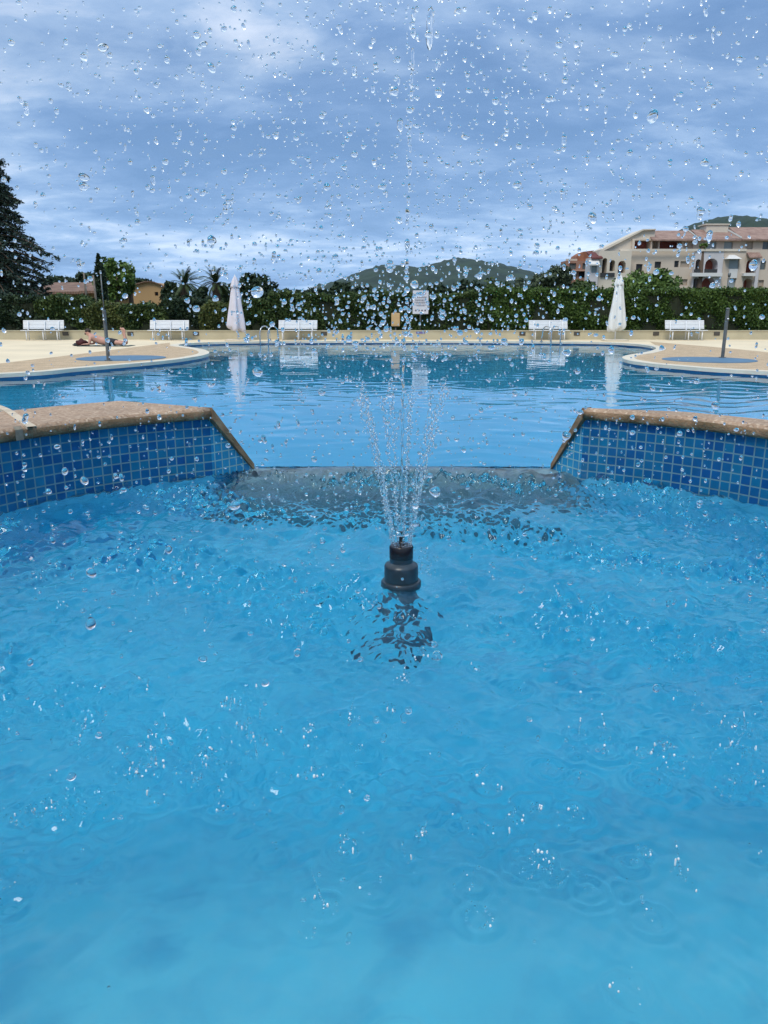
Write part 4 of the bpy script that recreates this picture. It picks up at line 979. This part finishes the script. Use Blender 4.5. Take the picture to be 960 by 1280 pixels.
for i, (px, rz, lab) in enumerate([(54, 0.16, 'white slatted bench farthest left, beside the cedar and left of the sunbather'), (211, 0.03, 'white slatted bench between the sunbather and the lilac parasol'), (372, 0.0, 'white slatted bench right of the curved steel pool ladder near the lilac parasol'),
                                 (686, 0.0, 'white slatted bench standing directly behind the steel ladder left of the white parasol'), (857, -0.03, 'white slatted bench between the white parasol and the grey shower post')]):
    o_ = bench0 if i == 0 else copy_tree(bench0); q = at_y(px, 418, 33.7); o_.location = (q.x, 33.7, 0); o_.rotation_euler = (0, 0, rz); o_['label'] = lab

def parasol(px, top, Y, cm, label, seed):
    g2 = np.random.default_rng(seed); q = at_y(px, 418, Y); t = empty('parasol', (q.x, Y, 0), label, 'parasol', 'closed parasols')
    H = zpx(top, Y); MB().box(-0.5, 0.5, -0.4, 0.4, 0.0, 0.06, bev=0.015).build('base_plate', M['rim'], t)
    MB().tube([(0, 0, 0.06), (0, 0, H-0.1)], 0.028, 10).build('pole', M['white'], t, True)
    ph = g2.uniform(0, 6, 4)
    def folds(a, z):
        f = max(0.0, 1-(z-0.47)/(H-0.6)); return 1+0.16*math.sin(5*a+ph[0]+0.5*z)*(0.4+f)+0.10*math.sin(8*a+ph[1]+0.8*z)*(0.3+f)+0.05*math.sin(13*a+ph[2])
    pr = [(0.05, 0.56), (0.22, 0.45), (0.30, 0.47), (0.325, 0.56), (0.315, 0.75), (0.285, 1.05), (0.25, 1.35), (0.215, 1.65), (0.185, 1.92), (0.165, 2.08), (0.16, H-0.42), (0.05, H-0.38)]
    o_ = MB().lathe(pr, 60, fn=folds).build('canopy', cm, t, True)
    for v in o_.data.vertices:
        if v.co.z < 0.6: v.co.z += 0.07*math.sin(4*math.atan2(v.co.y, v.co.x)+ph[3])+0.05*v.co.x/0.4*(1 if px < 480 else -1)*-1
    MB().lathe([(0.10, H-0.46), (0.19, H-0.47), (0.175, H-0.38), (0.11, H-0.16), (0.045, H-0.03), (0.02, H)], 40, fn=lambda a, z: 1+0.14*math.sin(6*a+ph[1])).build('top_flap', cm, t, True)
    MB().lathe([(0.025, H-0.05), (0.02, H+0.05)], 10).build('finial', M['white'], t, True)
parasol(297, 345, 33.1, M['canvas'], 'closed pale lilac parasol left of the jet, below the round pine', 1)
parasol(769, 342, 33.1, M['canvas2'], 'closed white parasol right of the jet, before the apartment block', 2)

def shower(base, disc, label, tall=True):
    p = at(*base); d = at(*disc); t = empty('pool_shower', (p.x, p.y, 0.0), label, 'shower', 'poolside showers')
    o_ = MB().lathe([(0.02, 0.005), (1.18, 0.005), (1.18, 0.016), (0.02, 0.018)], 64).build('round_pad', M['pad'], t, False); o_.location = (d.x-p.x, d.y-p.y, 0)
    MB().tube([(0, 0, 0.0), (0, 0, 1.30)], 0.046, 14).tube([(0, 0, 0.0), (0, 0, 0.03)], 0.10, 14).build('post', M['dull'], t, True, angle=40)
    if not tall:
        MB().lathe([(0.055, 1.30), (0.05, 1.33), (0.02, 1.35)], 14).build('post_cap', M['dull'], t, True); MB().tube([(0, -0.05, 1.05), (0, -0.10, 1.05)], 0.03, 10).build('push_button', M['steel'], t, True); return
    MB().tube([(0, 0, 1.29), (0, 0, 2.18)], 0.015, 10).build('riser', M['dull'], t, True)
    MB().lathe([(0.018, 2.17), (0.026, 2.19), (0.030, 2.25), (0.012, 2.27)], 14).build('shower_head', M['dull'], t, True)
    MB().tube([(0, -0.05, 1.05), (0, -0.10, 1.05)], 0.03, 10).build('push_button', M['steel'], t, True)
shower((135.7, 451.3), (152, 448), 'grey shower post on a blue round pad next to the sunbather')
shower((903, 447.8), (886, 450.2), 'short grey shower post on a blue round pad below the apartment block', False)
q = at_y(910.8, 352, 104); lp = empty('street_lamp', (q.x, 104, 0), 'dark slim lamp post standing before the arched part of the apartment block', 'lamp post'); ht = zpx(341, 104)
MB().tube([(0, 0, 0), (0, 0, ht-0.5)], [0.12, 0.09], 10).build('post', M['dull'], lp, True)
MB().lathe([(0.09, ht-0.52), (0.17, ht-0.45), (0.19, ht-0.05), (0.06, ht)], 14).build('lantern', M['dull'], lp, True)

def ladder(px, py, rz, label):
    q = at(px, py, 0.0); t = empty('pool_ladder', (q.x, q.y, 0.0), label, 'pool ladder', 'steel pool ladders', rz)
    for x in (-0.24, 0.24):
        pts = [(x, 0.48, 0.0), (x, 0.42, 0.40)] + [(x, 0.16+0.26*math.cos(a), 0.40+0.22*math.sin(a)) for a in np.linspace(0.3, math.pi-0.1, 9)] + [(x, -0.12, 0.35), (x, -0.13, -1.0)]
        MB().tube(pts, 0.024, 8).build('handrail', M['steel'], t, True)
        MB().tube([(x, 0.48, 0.012), (x, 0.48, 0.03)], 0.06, 12).build('anchor_flange', M['steel'], t, True)
    for z in (-0.3, -0.55, -0.8): MB().box(-0.24, 0.24, -0.19, -0.08, z, z+0.025, bev=0.004).build('tread', M['steel'], t)
ladder(333, 427.3, R(-38), 'curved steel pool ladder handrails between lilac parasol and bench')
ladder(692, 427.6, R(28), 'steel pool ladder handrails in front of a bench')

# sign and tan box
YS = 35.0
q = at_y(525.5, 395, YS); sg_ = empty('sign', (q.x, YS, 0), 'white rules sign with a red heading on a post above the wall', 'sign')
zb, zt = zpx(392.5, YS), zpx(363, YS); wd = 19/F*YS/2
MB().box(-wd, wd, -0.02, 0.02, zb, zt, bev=0.008).build('board', mat('sign_white', (0.62, 0.60, 0.62), 0.5), sg_)
MB().tube([(0, 0.05, 0), (0, 0.05, zt-0.1)], 0.03, 8).build('post', M['dull'], sg_, True)
ink = mat('sign_ink', (0.12, 0.12, 0.15), 0.7); inkr = mat('sign_red_ink', (0.30, 0.05, 0.08), 0.7); hh = zt-zb; g2 = np.random.default_rng(4)
def wordline(u, h_, m, frac, nm):
    s_ = MB(); x = -wd*frac; z0 = zb+hh*u
    while x < wd*frac-0.01:
        L_ = g2.uniform(0.025, 0.075); s_.box(x, min(x+L_, wd*frac), -0.0225, -0.0203, z0, z0+h_); x += L_+0.013
    s_.build(nm, m, sg_)
wordline(0.83, 0.055, inkr, 0.62, 'heading')
for i, (u, f) in enumerate([(0.71, 0.78), (0.67, 0.72), (0.59, 0.74), (0.55, 0.66), (0.49, 0.78), (0.45, 0.6), (0.37, 0.76), (0.33, 0.5)]): wordline(u, 0.026, ink, f, 'text_line')
s_ = MB()
for i, x in enumerate((-0.6, -0.2, 0.2, 0.6)):
    s_.lathe([(0.0, -0.0022), (0.04, -0.0022), (0.04, 0), (0.0, 0)], 16, Matrix.Translation((x*wd, -0.0203, zb+hh*0.15)) @ Matrix.Rotation(R(90), 4, 'X'))
s_.build('pictograms', ink, sg_)
q = at_y(494.5, 400, YS); bx = empty('meter_box', (q.x, YS, 0), 'small tan box on a stake above the wall left of the sign', 'box')
zb, zt = zpx(408, YS), zpx(391, YS)
MB().box(-0.19, 0.19, -0.09, 0.09, zb, zt, bev=0.02).build('housing', mat('tan_plastic', (0.55, 0.36, 0.17), 0.6, 0.06, 3), bx)
MB().tube([(0, 0.02, 0), (0, 0.02, zb+0.05)], 0.035, 8).build('stake', M['dull'], bx, True)
MB().lathe([(0.05, zt-0.01), (0.05, zt+0.05), (0.03, zt+0.06)], 10).build('hanging_knob', mat('tan_knob', (0.45, 0.28, 0.12), 0.6), bx, True)

# ------------------------------------------------------------------ sunbather, towel, bag
pc = at(131, 433.0); K = 1.0
def skinmesh(name, verts, edges, radii, m, parent, root=0, sub=2):
    me = bpy.data.meshes.new(name); me.from_pydata(verts, edges, []); me.update(); o_ = bpy.data.objects.new(name, me); C.objects.link(o_)
    md = o_.modifiers.new('Skin', 'SKIN'); md.use_smooth_shade = True
    for i, r_ in enumerate(radii):
        sv = me.skin_vertices[0].data[i]; sv.radius = r_ if isinstance(r_, tuple) else (r_, r_); sv.use_root = (i == root)
    sb = o_.modifiers.new('Subdivision', 'SUBSURF'); sb.levels = sub; sb.render_levels = sub
    me.materials.append(m); o_.parent = parent; return o_
me_dummy = None
V = []; E = []; RR = []
def jv(p, r_, to=None):
    V.append(tuple(p)); RR.append(r_)
    if to is not None: E.append((to, len(V)-1))
    return len(V)-1
GZ = 0.02
pel = jv((0.12, 0, 0.135), (0.125, 0.155)); wst = jv((-0.10, 0, 0.135), (0.11, 0.135), pel); che = jv((-0.34, 0, 0.215), (0.12, 0.165), wst); sho = jv((-0.49, 0, 0.29), (0.10, 0.14), che)
nek = jv((-0.575, 0, 0.365), 0.06, sho); hea = jv((-0.625, 0, 0.44), (0.085, 0.075), nek); cro = jv((-0.625, 0, 0.50), (0.07, 0.062), hea)
chin = jv((-0.70, 0, 0.405), 0.034, hea); nose = jv((-0.728, 0, 0.452), 0.013, hea)
for sg in (-1, 1):
    ear = jv((-0.60, sg*0.085, 0.455), 0.014, hea)
    s1 = jv((-0.49, sg*0.17, 0.26), 0.062, sho); el_ = jv((-0.52, sg*0.24, 0.065), 0.042, s1); wr = jv((-0.70, sg*0.12, 0.055), 0.028, el_); ha = jv((-0.77, sg*0.10, 0.05), (0.020, 0.034), wr)
    for k_, (dy, ln) in enumerate(((-0.030, 0.075), (-0.010, 0.088), (0.010, 0.082), (0.028, 0.066))):
        f1 = jv((-0.80, sg*0.10+dy, 0.048), 0.010, ha); jv((-0.80-ln*0.6, sg*0.10+dy*1.15, 0.034), 0.008, f1)
    jv((-0.775, sg*0.10-sg*0.055, 0.045), 0.010, ha)
    hp = jv((0.20, sg*0.095, 0.125), 0.098, pel); th_ = jv((0.42, sg*0.12, 0.105), 0.082, hp); kn = jv((0.64, sg*0.13, 0.075), 0.056, th_)
    ca = jv((0.645-0.03*sg, sg*0.12, 0.22), 0.058, kn); an = jv((0.60-0.05*sg, sg*0.08, 0.46), 0.036, ca); he = jv((0.63-0.05*sg, sg*0.08, 0.50), 0.034, an); ba = jv((0.565-0.06*sg, sg*0.08, 0.565), (0.028, 0.042), he); jv((0.52-0.06*sg, sg*0.08, 0.595), (0.018, 0.038), ba)
man = skinmesh('person', V, E, RR, M['skin'], None); man.location = (pc.x, pc.y+0.25, 0.012); man.scale = (1.06, 1.06, 1.06)
tag(man, 'bare chested man in black shorts lying face down propped on his elbows', 'person')
def ball(name, c_, rad_, m, parent, cut=None, seg=20):
    bm = bmesh.new(); bmesh.ops.create_uvsphere(bm, u_segments=seg, v_segments=14, radius=1)
    for v in bm.verts: v.co = Vector((v.co.x*rad_[0]+c_[0], v.co.y*rad_[1]+c_[1], v.co.z*rad_[2]+c_[2]))
    if cut: bmesh.ops.delete(bm, geom=[v for v in bm.verts if cut(v.co)], context='VERTS')
    me = bpy.data.meshes.new(name); bm.to_mesh(me); bm.free(); me.polygons.foreach_set('use_smooth', [True]*len(me.polygons)); me.materials.append(m)
    o_ = bpy.data.objects.new(name, me); C.objects.link(o_); o_.parent = parent; return o_
ball('hair', (-0.612, 0, 0.492), (0.098, 0.086, 0.085), M['hair'], man, lambda c_: c_.z < 0.455 and c_.x < -0.60)
ball('beard', (-0.695, 0, 0.400), (0.042, 0.05, 0.036), M['hair'], man)
for sg in (-1, 1): ball('eye', (-0.702, sg*0.032, 0.462), (0.009, 0.011, 0.008), M['hair'], man, None, 10)
sh = []; SE = []; SR = []
V, E, RR = [], [], []
a0 = jv((-0.01, 0, 0.135), (0.125, 0.155)); a1 = jv((0.13, 0, 0.137), (0.136, 0.167), a0)
for sg in (-1, 1):
    hp = jv((0.22, sg*0.098, 0.128), 0.110, a1); jv((0.40, sg*0.122, 0.110), 0.100, hp)
skinmesh('shorts', V, E, RR, M['shorts'], man)
tw = MB(); nx, ny = 40, 12; V2 = []; F2 = []
for j in range(ny+1):
    for i in range(nx+1): V2.append((-0.95+1.85*i/nx, -0.40+0.8*j/ny, 0.012+0.006*math.sin(i*0.9+j*0.5)+0.005*math.sin(j*1.7)))
for j in range(ny):
    for i in range(nx): F2.append([j*(nx+1)+i, j*(nx+1)+i+1, (j+1)*(nx+1)+i+1, (j+1)*(nx+1)+i])
o = tw.add(V2, F2).build('towel', M['towel'], None, True, (pc.x, pc.y+0.25, 0.0)); tag(o, 'grey green beach towel spread on the deck under the lying man', 'towel')
sm = o.modifiers.new('Solidify', 'SOLIDIFY'); sm.thickness = 0.012
pb = at(100.5, 432.5); bag = empty('beach_bag', (pb.x, pb.y, 0.0), 'crumpled dark maroon bag on the deck in front of the lying man', 'bag')
b1 = ball('pouch', (0.06, 0, 0.10), (0.20, 0.16, 0.13), M['bag'], bag, None, 28); b2 = ball('flap', (-0.12, 0, 0.045), (0.16, 0.15, 0.05), M['black'], bag, None, 24)
for o_ in (b1, b2):
    for v in o_.data.vertices:
        s = 1+0.12*math.sin(v.co.x*31+v.co.y*17)+0.10*math.sin(v.co.z*37-v.co.y*23); v.co = Vector((v.co.x*s, v.co.y*s, max(0.004, v.co.z*s)))
MB().tube([(0.2, 0.02, 0.1), (0.28, 0.0, 0.03), (0.36, -0.04, 0.018), (0.30, -0.10, 0.016)], 0.013, 8).build('strap', M['black'], bag, True)

# ------------------------------------------------------------------ haze: one even volume round the whole scene
hm = bpy.data.materials.new('pale_haze'); hm.use_nodes = True; t = hm.node_tree; t.nodes.clear(); nb = NB(t)
pv = nb.n('ShaderNodeVolumePrincipled'); pv.inputs['Color'].default_value = (0.45, 0.68, 1.0, 1); pv.inputs['Density'].default_value = 0.00004
ou = nb.n('ShaderNodeOutputMaterial'); nb.l(pv.outputs[0], ou.inputs['Volume'])
tag(MB().box(-4020, 4020, -420, 4020, -7, 165).build('haze', hm), kind='stuff')
bpy.context.view_layer.update()
